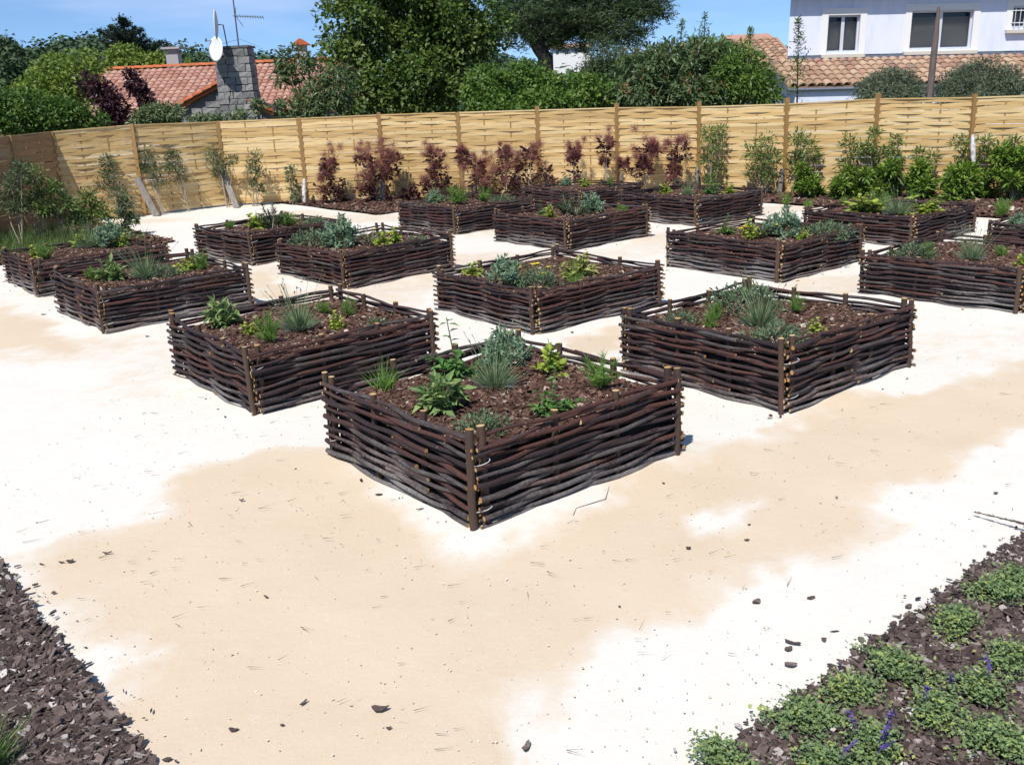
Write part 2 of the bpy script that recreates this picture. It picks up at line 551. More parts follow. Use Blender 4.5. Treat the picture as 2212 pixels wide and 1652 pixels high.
FENCE_R = [(470, 265, 16.45), (645, 258, 16.4), (818, 250, 16.25), (988, 245, 16.0), (1160, 240, 15.7), (1332, 235, 15.35), (1510, 233, 14.95), (1700, 227, 14.45), (1897, 216, 13.9), (2105, 213, 13.3), (2320, 206, 12.7)]
FR = [at(x, y, Y * K) for x, y, Y in FENCE_R]
FL = [at(110, 287, 14.8 * K), at(285, 272, 15.5 * K), FR[0].copy()]
FB = [np.array([-6.98 * K, 10.1 * K, 1.33 * K]), np.array([-6.89 * K, 11.3 * K, 1.33 * K]), np.array([-6.80 * K, 12.5 * K, 1.33 * K]), np.array([-6.71 * K, 13.7 * K, 1.33 * K]), FL[0].copy()]
_fx = np.array([p[0] for p in FB[:1] + FL[:2] + FR] + [14, 30.])
_fy = np.array([p[1] for p in FB[:1] + FL[:2] + FR] + [14.5, 8.])


def fence_y(x):
    return np.interp(x, np.r_[-60, _fx], np.r_[-5, _fy])


def smooth(a, b, x):
    t = np.clip((x - a) / (b - a), 0, 1)
    return t * t * (3 - 2 * t)


RX = np.array([-900, 0, 60, 110, 170, 250, 330, 420, 520, 600, 680, 800, 1000, 1100, 1200, 1500, 1650, 2212, 3000.])
RY = np.array([80, 92, 118, 112, 92, 95, 102, 110, 124, 130, 124, 128, 125, 112, 120, 105, 92, 90, 90.])
_az = np.array([ray(x, 150)[0] / ray(x, 150)[1] for x in RX])
_rel = np.array([(ray(x, y)[2] / ray(x, y)[1]) for x, y in zip(RX, RY)])


def terrain(x, y):
    x, y = np.asarray(x, float), np.asarray(y, float)
    d = y - fence_y(x)
    h = -0.03 - 1.1 * smooth(.6, 8, d)
    dist = np.sqrt(x * x + y * y)
    a = x / np.maximum(y, 1)
    top = np.interp(a, _az, _rel) * 230 + HC - 5.6
    hill = smooth(70, 230, dist) * np.where(y > 20, 1, 0)
    h = h + hill * (top - h + 0 * h) - smooth(240, 500, dist) * 0
    return h


# ground: one sheet to the horizon
xs = np.unique(np.r_[np.linspace(-700, -60, 22), np.linspace(-60, 60, 81), np.linspace(60, 700, 22)])
ys = np.unique(np.r_[np.linspace(-60, 10, 8), np.linspace(10, 60, 51), np.linspace(60, 300, 49), np.linspace(300, 1500, 13)])
XX, YY = np.meshgrid(xs, ys)
ZZ = terrain(XX, YY)
nx, ny = len(xs), len(ys)
ii = (np.arange(ny - 1)[:, None] * nx + np.arange(nx - 1)[None, :])
Fq = np.stack([ii, ii + 1, ii + nx + 1, ii + nx], -1).reshape(-1, 4)
mg = plain('dry_meadow_ground', [(.07, .085, .03), (.12, .12, .05), (.16, .15, .075)], .25, .95, .1, .3, coord='World', bscale=3)
put('ground', MB().add(np.stack([XX, YY, ZZ], -1).reshape(-1, 3), Fq).mesh('ground', mg, True), kind='structure')

# ------------------------------------------------------------------ gravel court
U0, U1, V0, V1 = .595, 11.34, 1.28, 12.05
PU0, PU1, PV1 = 4.55, 7.6, 16.2
# near corner x, y, turn, side, height (before the scale K)
BEDS5 = {(0, 0): (-.150, 3.408, .678, 1.164, .411), (0, 1): (-1.378, 4.964, .674, 1.187, .402), (0, 2): (-3.049, 7.135, .685, 1.197, .381), (0, 3): (-4.274, 8.747, .683, 1.233, .358),
         (1, 0): (1.391, 4.606, .678, 1.161, .397), (1, 1): (.191, 6.48, .655, 1.235, .35), (1, 2): (-1.423, 8.476, .715, 1.216, .367), (1, 3): (-2.62, 10.022, .79, 1.183, .373),
         (2, 0): (3.505, 6.425, .698, 1.2, .352), (2, 1): (2.267, 7.886, .691, 1.23, .358), (2, 2): (.653, 10.017, .68, 1.215, .363), (2, 3): (-.572, 11.549, .694, 1.21, .363),
         (3, 0): (5.09, 7.68, .69, 1.2, .35), (3, 1): (3.93, 9.25, .689, 1.225, .335), (3, 2): (2.255, 11.336, .699, 1.246, .371), (3, 3): (1.02, 12.87, .69, 1.2, .365)}
BEDS = {k: v[:3] for k, v in BEDS5.items()}
BS, BH = 1.2 * K, .381 * K
MULCH_Z = .352


def poly_sd(P, poly):
    """signed distance, inside positive"""
    poly = np.asarray(poly, float)
    d = np.full(len(P), 1e9)
    ins = np.zeros(len(P), bool)
    for a, b_ in zip(poly, np.roll(poly, -1, 0)):
        e = b_ - a
        t = np.clip(((P - a) @ e) / (e @ e), 0, 1)
        d = np.minimum(d, np.linalg.norm(P - a - t[:, None] * e, axis=1))
        c = (a[1] > P[:, 1]) != (b_[1] > P[:, 1])
        with np.errstate(divide='ignore', invalid='ignore'):
            xi = (b_[0] - a[0]) * (P[:, 1] - a[1]) / (b_[1] - a[1]) + a[0]
        ins ^= c & (P[:, 0] < xi)
    return np.where(ins, d, -d)


def vnoise(P, scale, seed):
    g = np.random.default_rng(seed).random((97, 97))
    q = P * scale + 500.3
    i = np.floor(q).astype(int)
    f_ = q - i
    f_ = f_ * f_ * (3 - 2 * f_)
    i %= 96
    a, b_, c, d = g[i[:, 0], i[:, 1]], g[i[:, 0] + 1, i[:, 1]], g[i[:, 0], i[:, 1] + 1], g[i[:, 0] + 1, i[:, 1] + 1]
    return (a * (1 - f_[:, 0]) + b_ * f_[:, 0]) * (1 - f_[:, 1]) + (c * (1 - f_[:, 0]) + d * f_[:, 0]) * f_[:, 1]


DAMP = [[(45, 1215), (200, 1150), (330, 1110), (470, 1010), (640, 950), (760, 1005), (900, 1085), (1010, 1172), (1120, 1148), (1300, 1062), (1440, 985), (1620, 945), (1850, 865), (2300, 770), (2300, 925), (2040, 1010), (1880, 1130), (1780, 1190), (1610, 1265), (1470, 1340), (1330, 1400), (1200, 1460), (1190, 1560), (1100, 1680), (1100, 1900), (250, 1900), (340, 1640), (200, 1430)],
        [(-60, 655), (120, 700), (235, 750), (120, 770), (-60, 750)], [(1240, 735), (1335, 705), (1345, 745), (1250, 765)], [(560, 590), (600, 605), (650, 640), (560, 640)]]
DRY = [[(1470, 1130), (1560, 1085), (1660, 1080), (1600, 1140), (1500, 1160)], [(1120, 1530), (1160, 1500), (1180, 1600), (1120, 1650)]]


def court_mesh():
    st = .085
    us = np.arange(U0, U1 + .001, st)
    vs = np.arange(V0, PV1 + .001, st)
    UU, VV = np.meshgrid(us, vs)
    u, v = UU.ravel(), VV.ravel()
    P = (u[:, None] * U + v[:, None] * Vv) * K
    z = (vnoise(P, 2.2, 1) - .5) * .012 + (vnoise(P, 6, 2) - .5) * .007
    for (bx, by, yw) in BEDS.values():
        du, dv = np.array([math.cos(yw), math.sin(yw)]), np.array([-math.sin(yw), math.cos(yw)])
        q = P - np.array([bx, by]) * K
        a, b_ = q @ du, q @ dv
        dist = np.maximum(np.maximum(-a, a - BS), np.maximum(-b_, b_ - BS))
        z += .022 * np.exp(-np.maximum(dist, 0) ** 2 / .012) * (.5 + vnoise(P, 4, 3))
    wob = (vnoise(P, 1.7, 4) - .5) * .5 + (vnoise(P, 5, 5) - .5) * .4 + (vnoise(P, 13, 6) - .5) * .25
    damp = np.zeros(len(P))
    for pl in DAMP:
        s = poly_sd(P, [gnd(*q)[:2] for q in pl])
        damp = np.maximum(damp, np.clip((s + wob * .6) / .26 + .42, 0, 1))
    for pl in DRY:
        s = poly_sd(P, [gnd(*q)[:2] for q in pl])
        damp *= 1 - np.clip((s + wob * .5) / .15 + .5, 0, 1) * .85
    far = np.clip((vnoise(P, .8, 8) - .45) * 1.6, 0, .5) * np.clip((P[:, 1] - 5) / 4, .35, 1)
    damp = np.maximum(damp, far)
    nu, nv = len(us), len(vs)
    ii = (np.arange(nv - 1)[:, None] * nu + np.arange(nu - 1)[None, :])
    F_ = np.stack([ii, ii + 1, ii + nu + 1, ii + nu], -1).reshape(-1, 4)
    cu, cv = u[F_].mean(1), v[F_].mean(1)
    keep = (cv < V1) | ((cu > PU0) & (cu < PU1))
    F_ = F_[keep]
    # wander the cut edge a little
    P = P + np.stack([vnoise(P, 3, 9) - .5, vnoise(P, 3, 10) - .5], 1) * .06
    me = MB().add(np.column_stack([P, z]), F_).mesh('gravel_court', M['court'], True)
    a = me.attributes.new('damp', 'FLOAT', 'POINT')
    a.data.foreach_set('value', damp.astype(np.float32))
    return me


m, n, l, b = base_mat('limestone_sand', .95, .15)
a = n.new('ShaderNodeAttribute')
a.attribute_name = 'damp'
n1 = noise(n, l, 5, 9, .72, coord='World')
n2 = noise(n, l, 190, 4, .75, coord='World')
n3 = noise(n, l, 1.6, 4, coord='World')
fac = math_node(n, l, 'ADD', a.outputs['Fac'], math_node(n, l, 'MULTIPLY', math_node(n, l, 'SUBTRACT', n1.outputs[0], .5), 1.5))
fr = ramp(n, [(0, 0, 0), (.6, .6, .6), (1, 1, 1)], [.18, .48, .85])
l.new(fac, fr.inputs[0])
spk = ramp(n, [(0, 0, 0), (.6, .6, .6)], [.42, .68])
l.new(n2.outputs[0], spk.inputs[0])
dampc = mixcol(n, l, n3.outputs[0], (.505, .395, .275), (.60, .5, .38))
dampc = mixcol(n, l, spk.outputs[0], dampc, (.63, .545, .43))
dryc = mixcol(n, l, n1.outputs[0], (.58, .55, .495), (.72, .695, .645))
dryc = mixcol(n, l, math_node(n, l, 'MULTIPLY', n2.outputs[0], .5), dryc, (.60, .56, .50))
l.new(mixcol(n, l, fr.outputs[0], dryc, dampc), b.inputs['Base Color'])
n5 = noise(n, l, 16, 6, .65, coord='World')
bsum = math_node(n, l, 'ADD', math_node(n, l, 'MULTIPLY', n2.outputs[0], .35), n5.outputs[0])
bump(n, l, b, bsum, .28, .014)
M['court'] = m
put('gravel_court', court_mesh(), kind='structure')

# ------------------------------------------------------------------ mulch borders
def flat_poly(pts, z):
    mb = MB()
    mb.add([(p[0], p[1], z) for p in pts], [list(range(len(pts)))])
    return mb


def chips(P, n_scale, z0, lo=.016, hi=.05, thick=.004, tilt=.35, paleshare=.03):
    """loose bark pieces: bent six-sided slivers"""
    n_ = len(P)
    L = (lo + (hi - lo) * R.random(n_) ** 1.8) * n_scale
    W = np.minimum(L * R.uniform(.2, .85, n_), .035 * n_scale)
    T = np.maximum(thick * n_scale * R.uniform(.5, 1.5, n_), .0015)
    yaw = R.uniform(0, 2 * PI, n_)
    a, b_ = R.normal(0, tilt, n_), R.normal(0, tilt, n_)
    X = np.stack([np.cos(yaw) * np.cos(a), np.sin(yaw) * np.cos(a), np.sin(a)], 1)
    Z = np.stack([-np.sin(a) * np.cos(yaw) + b_ * np.sin(yaw), -np.sin(a) * np.sin(yaw) - b_ * np.cos(yaw), np.cos(a)], 1)
    Z /= np.linalg.norm(Z, axis=1)[:, None]
    Y = np.cross(Z, X)
    prof = np.array([(-.5, -.15), (-.28, -.5), (.3, -.42), (.5, .1), (.2, .5), (-.35, .42)])
    pr = prof[None] + R.normal(0, .13, (n_, 6, 2))
    c = np.column_stack([P[:, :2], np.full(n_, z0) + R.uniform(.1, 1.0, n_) * .009 + np.abs(np.sin(a)) * L * .4])
    top = c[:, None] + pr[..., :1] * L[:, None, None] * X[:, None] + pr[..., 1:] * W[:, None, None] * Y[:, None]
    bot = top * 1
    top = top + Z[:, None] * T[:, None, None]
    V_ = np.concatenate([top, bot], 1).reshape(-1, 3)
    o = np.arange(n_)[:, None] * 12
    tint = np.clip(R.normal(.47, .24, n_), 0, .95)
    pale = R.random(n_) < paleshare
    tint[pale] = R.uniform(.94, 1, pale.sum())
    mb = MB()
    mb.add(V_, (o + np.arange(6)), 0, tint)
    V2 = V_
    sides = np.concatenate([o + np.array([k + 6, (k + 1) % 6 + 6, (k + 1) % 6, k]) for k in range(6)], 1).reshape(-1, 4)
    mb.F.append((sides, 0, np.repeat(tint, 6)))
    return mb


def scatter_poly(poly, dens):
    poly = np.asarray(poly, float)
    lo, hi = poly.min(0), poly.max(0)
    n_ = int(dens * np.prod(hi - lo))
    P = R.uniform(lo, hi, (n_, 2))
    return P[poly_sd(P, poly) > 0]


BORDERS = dict(
    near_left=[uv(-1.2, V0 - .2), uv(U0, V0 - .2), uv(U0, V0 + 3.6), uv(-1.2, V0 + 3.6)],
    near_right=[uv(U0, -.6), uv(U0 + 5.6, -.6), uv(U0 + 5.6, V0), uv(U0, V0)],
)
for nm, pl in BORDERS.items():
    put('mulch_ground', flat_poly(pl, .012).mesh('mulch_ground', M['soil']), kind='structure')
    mid = np.mean(pl, 0)
    P = scatter_poly(pl, 13500 if nm == 'near_left' else 10500)
    far_ = np.linalg.norm(P - np.array([0, 2.2 * K]), axis=1)
    P = P[(far_ < 3.3) | ((far_ < 6.5) & (R.random(len(P)) < .4))]
    # ragged edge: some pieces stray onto the sand
    P = P + R.normal(0, .012, P.shape)
    ed = np.array([uv(U0, V0 + q) if nm == 'near_left' else uv(U0 + q, V0) for q in R.uniform(-.2, 4.5, 260)])
    ed = ed + R.exponential(.035, (260, 1)) * (U if nm == 'near_left' else Vv)
    mb = chips(P, 1.0, .012, .006, .05, .004, .26, .035)
    stray = chips(ed, .8, .004, .006, .04, .004, .12, .05)
    mb.add(stray.V[0], stray.F[0][0], 0, stray.F[0][2])
    mb.F.append((stray.F[1][0] + mb.n - len(stray.V[0]), 0, stray.F[1][2]))
    put('bark_mulch', mb.mesh('bark_mulch', M['oldchip']), kind='stuff',
        label='grey brown bark mulch bordering the sand at bottom left' if nm == 'near_left' else 'brown bark mulch under the green plants at bottom right', cat='mulch')
back = dict(
    fence_left=[uv(-3, V1), uv(PU0, V1), uv(PU0 + .2, PV1 + .3), uv(-2, 16.5)],
    fence_middle=[uv(PU1, V1), uv(U1, V1), uv(U1 + 2.5, V1 + 4), uv(PU1, PV1 + .8)],
    fence_right=[uv(U1, -2), uv(U1 + 4, -2), uv(U1 + 4, V1 + 2), uv(U1, V1 + 2)])
for k, (nm, pl) in enumerate(back.items()):
    put('mulch_ground', flat_poly(pl, .008 + .003 * k).mesh('mulch_ground', M['soil']), kind='structure')
    P = scatter_poly(pl, 500)
    P = P[P[:, 1] < fence_y(P[:, 0]) + .3]
    P = P[(P[:, 0] > -12) & (P[:, 0] < 12)]
    mb = chips(P, 1.9, .01 + .003 * k, .02, .06, .004, .3, .02)
    put('bark_mulch', mb.mesh('bark_mulch', M['chip']), kind='stuff', cat='mulch',
        label={'fence_left': 'brown bark mulch under the shrubs beside the left fence', 'fence_middle': 'brown bark mulch beneath the purple smoke bushes', 'fence_right': 'brown bark mulch beneath the green laurels'}[nm])

# ------------------------------------------------------------------ raised beds of woven rods
PT = [.04, .355, .665, .975]               # post places along a panel


def rod_mesh(sign, t0, t1, seed, thick):
    rg = np.random.default_rng(seed)
    nseg = max(12, int((t1 - t0) * 36))
    t = np.linspace(t0, t1, nseg)
    ph = np.interp(t, [-.25] + PT + [1.25], [-1, 0, 1, 2, 3, 4])
    y = sign * np.cos(PI * ph) * .019 - .005
    k1, k2 = rg.uniform(1.5, 3, 2)
    y += .005 * np.sin(t * 5 * k1 + seed)
    z = .006 * np.sin(t * 2.6 * k2 + seed * 1.7) + .0025 * np.sin(t * 9 * k1 + seed)
    d = rg.choice([-1, 1])
    tt = (t - t0) / (t1 - t0)
    tt = tt if d > 0 else 1 - tt
    r = thick * (1.16 - .34 * tt) * (1 + .02 * np.sin(t * 40 + seed))
    for _ in range(rg.integers(2, 5)):        # knots
        c = rg.uniform(t0, t1)
        r = r * (1 + .14 * np.exp(-((t - c) / .014) ** 2))
    P = np.stack([(t - .5) * BS, y, z], 1)
    mb = MB().tube(P, r, 8, 0, 1)
    for _ in range(rg.integers(0, 2)):        # pruned side shoots leave a pale stub
        i = rg.integers(2, nseg - 2)
        a = rg.uniform(PI * .6, PI * 1.4)
        dr = np.array([.4, math.cos(a), math.sin(a)])
        mb.tube([P[i], P[i] + dr * r[i] * 1.12], r[i] * .42, 6, 0, 1, caps=(0, 1))
    return mb.mesh('rod', [M['rod'], M['cut']], True)


RODS = {s: [rod_mesh(s, R.uniform(-.022, -.004), R.uniform(.955, .985), 10 * k + s + 5, R.uniform(.0098, .0132)) for k in range(9)] for s in (-1, 1)}
RODL = {s: [rod_mesh(s, R.uniform(-.022, -.004), R.uniform(.5, .74), 200 + 10 * k + s, R.uniform(.0092, .0128)) for k in range(6)] for s in (-1, 1)}
RODR = {s: [rod_mesh(s, R.uniform(.34, .56), R.uniform(.955, .985), 400 + 10 * k + s, R.uniform(.0092, .0128)) for k in range(6)] for s in (-1, 1)}


def post_mesh(seed):
    rg = np.random.default_rng(seed)
    h = BH + rg.uniform(-.012, .02)
    zz = np.linspace(-.03, h, 9)
    P = np.stack([rg.normal(0, .002, 9), rg.normal(0, .002, 9), zz], 1)
    r = rg.uniform(.0185, .0225) * (1 + rg.normal(0, .03, 9))
    return MB().tube(P, r, 10, 0, 1, caps=(0, 1)).mesh('post', [M['post'], M['cut']], True)


POSTS = [post_mesh(k) for k in range(10)]


def bed_mulch(seed):
    global R
    P = R.uniform(-BS / 2 + .05, BS / 2 - .05, (12000, 2))
    z = MULCH_Z + (vnoise(P + seed * 7, 3, seed) - .5) * .05
    mb = chips(P, .95, 0, .01, .058, .004, .24, .022)
    V_ = mb.V[0].reshape(len(P), 12, 3)
    V_[:, :, 2] += z[:, None]
    mb.V[0] = V_.reshape(-1, 3)
    g_ = np.linspace(-BS / 2 + .04, BS / 2 - .04, 24)
    GX, GY = np.meshgrid(g_, g_)
    Q = np.stack([GX.ravel(), GY.ravel()], 1)
    gz = MULCH_Z + (vnoise(Q + seed * 7, 3, seed) - .5) * .05 - .004
    ii = (np.arange(23)[:, None] * 24 + np.arange(23)[None, :])
    soil = MB().add(np.column_stack([Q, gz]), np.stack([ii, ii + 1, ii + 25, ii + 24], -1).reshape(-1, 4))
    return mb.mesh('mulch', M['chip']), soil.mesh('soil', M['soil'], True)


MULCHES = [bed_mulch(k) for k in range(3)]
h_ = BS / 2 - .055
ln = MB()
for sx_, sy_, wx, wy in ((0, 1, 2 * h_, .006), (0, -1, 2 * h_, .006), (1, 0, .006, 2 * h_ - .02), (-1, 0, .006, 2 * h_ - .02)):
    ln.box((sx_ * h_, sy_ * h_, .16), (wx, wy, .33))
LINER = ln.mesh('liner', M['liner'])
wire = MB()
a = np.linspace(0, 2 * PI, 15)
wire.tube(np.stack([np.cos(a) * .062, np.sin(a) * .036, .012 * np.sin(a + 1)], 1), .0022, 5, 0, caps=(0, 0))
WIRE = wire.mesh('wire_tie', M['wire'], True)
BEDNAME = {(0, 0): 'the nearest bed', (0, 1): 'second bed of the left outer row', (0, 2): 'third bed of the left outer row', (0, 3): 'last bed of the left outer row',
           (1, 0): 'second bed of the right outer row', (2, 0): 'third bed of the right outer row', (3, 0): 'last bed of the right outer row',
           (1, 1): 'bed straight behind the nearest one', (2, 2): 'bed third in line behind the nearest', (3, 3): 'farthest bed before the smoke bushes',
           (1, 2): 'inner bed behind the third left one', (1, 3): 'far left bed beside the white path', (2, 1): 'inner bed behind the third right one',
           (2, 3): 'far bed below the leftmost smoke bushes', (3, 1): 'far right bed before the laurels', (3, 2): 'far bed right of the farthest one'}
BEDLABEL = {k: 'woven dark rod raised bed, ' + v for k, v in BEDNAME.items()}
CTR = {}
for bi, ((i, j), (bx, by, yw)) in enumerate(BEDS.items()):
    yw = float(yw)
    du, dv = np.array([math.cos(yw), math.sin(yw)]), np.array([-math.sin(yw), math.cos(yw)])
    sxy, szz = BEDS5[(i, j)][3] / 1.2, BEDS5[(i, j)][4] / .381
    c = np.array([bx, by]) * K + (du + dv) * BS / 2 * sxy
    CTR[(i, j)] = c
    bed = put('raised_bed', None, None, (c[0], c[1], 0), yw, BEDLABEL[(i, j)], 'raised bed', 'woven raised beds on the sand', scale=(sxy, sxy, szz), rot=(R.normal(0, .006), R.normal(0, .006), yw))
    put('liner', LINER, bed)
    mm = MULCHES[bi % 3]
    q = (bi // 3) % 4 * PI / 2
    so = put('soil', mm[1], bed, rz=q)
    mu = put('mulch', mm[0], bed, rz=q, kind='stuff')
    for side in range(4):
        ang = side * PI / 2
        off = Matrix.Rotation(ang, 4, 'Z') @ Vector((0, -BS / 2 + .012, 0))
        pn = put('hurdle_panel', None, bed, off, rot=(R.normal(0, .014), R.normal(0, .006), ang + R.normal(0, .009)))
        for k, t in enumerate(PT):
            tl = R.normal(0, .012, 2)
            yo = -.022 if k == 3 else (.012 if k else .008)
            put('post', POSTS[R.integers(10)], pn, ((t - .5) * BS + R.normal(0, .005), yo, 0), rot=(tl[0], tl[1], R.uniform(0, 6)), scale=(1, 1, .965 if k in (1, 2) else 1.0))
        nr = 18
        s = 1 if R.random() < .5 else -1
        sh = .03 if side in (0, 2) else -.004
        for r_ in range(nr):
            z = .022 + r_ * (BH - .065) / (nr - 1) + R.normal(0, .003)
            s = -s
            rot = (0, R.normal(0, .008), 0)
            sc_ = (1, 1, 1)
            if R.random() < .6:
                put('rod', RODS[s][R.integers(9)], pn, (sh + R.normal(0, .006), 0, z), rot=rot)
            else:
                put('rod', RODL[s][R.integers(6)], pn, (0, 0, z + .004), rot=rot)
                put('rod', RODR[s][R.integers(6)], pn, (sh, 0, z - .005), rot=rot)
    for sx_, sy_ in ((-1, -1), (1, -1), (1, 1), (-1, 1)):
        for zc_ in (.11, .33):
            put('wire_tie', WIRE, bed, (sx_ * (BS / 2 - .035), sy_ * (BS / 2 - .035), zc_), math.atan2(sy_, sx_) + PI / 2)

# ------------------------------------------------------------------ herbs
def dirs(n_, up0=-.1, up1=1.0):
    a = R.uniform(0, 2 * PI, n_)
    z = R.uniform(up0, up1, n_)
    r = np.sqrt(np.maximum(0, 1 - z * z))
    return np.stack([r * np.cos(a), r * np.sin(a), z], 1)


def jitn(D, s=.5):
    return np.array([0, 0, 1.0]) + D * .4 + R.normal(0, s, D.shape)


def stems(mb, tips, r=.002, base=.015, sides=4):
    for t in tips:
        b0 = np.array([R.normal(0, base), R.normal(0, base), -.01])
        mid = b0 * .4 + np.array(t) * .6 + np.array([0, 0, .15 * np.linalg.norm(t)])
        mb.tube([b0, mid * .7, np.array(t)], [r * 1.3, r, r * .6], sides, caps=(0, 0))
    return mb


def herb_sage(v):
    n_ = 22
    tips = dirs(n_, .15, 1) * np.array([.11, .11, .17]) * R.uniform(.6, 1.05, (n_, 1))
    st = stems(MB(), tips, .0028)
    fo = MB()
    for t in tips:
        m_ = 9
        f_ = R.uniform(.35, 1.0, m_)[:, None]
        P = np.array(t) * f_
        D = dirs(m_, -.35, .6)
        D[:3] = np.array(t) / np.linalg.norm(t) + D[:3] * .5
        L = R.uniform(.05, .09, m_)
        fo.leaves(P, D, jitn(D, .3), L, L * .4, 0, np.clip(R.normal(.5, .25, m_), 0, 1), .25, .15)
    return [('foliage', fo, v), ('stems', st, M['greenstem'])]


def herb_lav(v):
    fo, ba = MB(), MB()
    n_ = 260
    D = dirs(n_, .25, 1)
    P = D * np.array([.045, .045, .02])
    fo.strands(P, P + D * R.uniform(.1, .2, (n_, 1)) * np.array([.75, .75, 1.15]), R.uniform(.004, .007, n_), 0, R.random(n_))
    n_ = 200
    D = dirs(n_, -.05, .5)
    P = D * R.uniform(.02, .06, (n_, 1))
    ba.strands(P, P + D * R.uniform(.05, .1, (n_, 1)), .006, 0, R.random(n_))
    st = MB()
    n_ = 26
    D = dirs(n_, .72, 1)
    P1 = D * R.uniform(.22, .38, (n_, 1))
    for p in P1:
        st.tube([p * .1, p * .6, p], [.0016, .0013, .001], 3, caps=(0, 0))
    st.quads(P1 - D * .01, D, jitn(D), .03, .009, 0, R.random(n_))
    return [('foliage', fo, LM['lav']), ('grey_base_leaves', ba, LM['lavbase']), ('flower_stalks', st, LM['lav'])]


def herb_fen(v):
    fo, st = MB(), MB()
    n_ = 16
    tips = dirs(n_, .35, 1) * np.array([.12, .12, .24]) * R.uniform(.55, 1.1, (n_, 1))
    stems(st, tips, .002, .01)
    for t in tips:
        m_ = 80
        P0 = np.array(t) * R.uniform(.25, 1, (m_, 1))
        D = dirs(m_, -.2, 1) + np.array(t) * 3
        P1 = P0 + D / np.linalg.norm(D, axis=1)[:, None] * R.uniform(.025, .065, (m_, 1))
        fo.strands(P0, P1, .0032, 0, np.clip(R.normal(.5, .25, m_), 0, 1))
    return [('foliage', fo, v), ('stems', st, M['greenstem'])]


def herb_art(v):
    fo, st = MB(), MB()
    n_ = 34
    tips = dirs(n_, 0, 1) * np.array([.17, .17, .19]) * R.uniform(.65, 1.05, (n_, 1))
    stems(st, tips, .002)
    for t in tips:
        m_ = 22
        D = dirs(m_, -.2, 1)
        P = np.array(t) * R.uniform(.7, 1.0, (m_, 1)) + R.normal(0, .012, (m_, 3))
        L = R.uniform(.025, .05, m_)
        fo.leaves(P, D, jitn(D), L, L * .42, 0, np.clip(R.normal(.55, .22, m_), 0, 1), .1, .2)
    return [('foliage', fo, v), ('stems', st, M['greenstem'])]


def herb_gold(v):
    fo, st = MB(), MB()
    n_ = 22
    tips = dirs(n_, .1, 1) * np.array([.1, .1, .2]) * R.uniform(.5, 1.1, (n_, 1))
    stems(st, tips, .0022)
    for t in tips:
        m_ = 9
        D = dirs(m_, -.3, .8)
        P = np.array(t) * R.uniform(.3, 1.0, (m_, 1))
        L = R.uniform(.026, .046, m_)
        fo.leaves(P, D, jitn(D), L, L * .7, 0, np.clip(R.normal(.5, .25, m_), 0, 1), .15, .1)
    return [('foliage', fo, v), ('stems', st, M['greenstem'])]


def herb_mint(v):
    fo, st = MB(), MB()
    n_ = 16
    tips = dirs(n_, .1, .95) * np.array([.13, .13, .15]) * R.uniform(.5, 1.05, (n_, 1))
    tips[0] = (.02, .01, .27)
    stems(st, tips, .0025)
    for t in tips:
        m_ = 10
        D = dirs(m_, -.3, .5)
        P = np.array(t) * R.uniform(.3, 1.0, (m_, 1))
        L = R.uniform(.03, .06, m_)
        fo.leaves(P, D, jitn(D, .3), L, L * .42, 0, np.clip(R.normal(.5, .25, m_), 0, 1), .2, .15)
    return [('foliage', fo, v), ('stems', st, M['greenstem'])]


def herb_thyme(v):
    fo = MB()
    n_ = 700
    D = dirs(n_, 0, 1)
    P = D * np.array([.12, .12, .085]) * R.uniform(.55, 1.05, (n_, 1)) * (1 + .18 * np.sin(5 * np.arctan2(D[:, 1], D[:, 0]))[:, None])
    D2 = D + R.normal(0, .6, (n_, 3)) + np.array([0, 0, .4])
    L = R.uniform(.012, .024, n_)
    fo.quads(P, D2, jitn(D2), L, L * .45, 0, np.clip(R.normal(.5, .25, n_), 0, 1))
    return [('foliage', fo, v), ('stems', stems(MB(), dirs(9, .2, .9) * .07, .0015), M['stem'])]


def herb_ros(v):
    fo, st = MB(), MB()
    n_ = 18
    tips = dirs(n_, .4, 1) * np.array([.13, .13, .26]) * R.uniform(.5, 1.1, (n_, 1))
    stems(st, tips, .0028)
    for t in tips:
        m_ = 60
        P = np.array(t) * R.uniform(.2, 1.02, (m_, 1))
        D = dirs(m_, -.1, 1) + np.array(t) * 2
        D /= np.linalg.norm(D, axis=1)[:, None]
        fo.strands(P, P + D * R.uniform(.02, .035, (m_, 1)), .006, 0, np.clip(R.normal(.5, .25, m_), 0, 1))
    return [('foliage', fo, v), ('stems', st, M['stem'])]


def herb_cinq(v):
    fo, st = MB(), MB()
    n_ = 26
    tips = dirs(n_, .1, 1) * np.array([.16, .16, .2]) * R.uniform(.5, 1.1, (n_, 1))
    stems(st, tips, .002)
    for t in tips:
        m_ = 16
        D = dirs(m_, -.2, 1)
        P = np.array(t) * R.uniform(.3, 1.0, (m_, 1)) + R.normal(0, .012, (m_, 3))
        L = R.uniform(.016, .03, m_)
        fo.leaves(P, D, jitn(D), L, L * .4, 0, np.clip(R.normal(.5, .25, m_), 0, 1))
    out = [('foliage', fo, v), ('stems', st, M['stem'])]
    for k in range(5):
        fl = MB()
        t = tips[k] * 1.12 + np.array([0, -.02, .02])
        a = np.arange(5) * 2 * PI / 5
        D = np.stack([np.cos(a), np.sin(a) - .2, np.full(5, .45)], 1)
        fl.leaves(np.repeat(t[None], 5, 0), D, np.repeat([[0, -.5, 1.]], 5, 0), .022, .02, 0, R.random(5), .05, .05)
        fl.tube([t * .7, t], .0012, 3, caps=(0, 0))
        out.append(('flower', fl, LM['yel']))
    return out


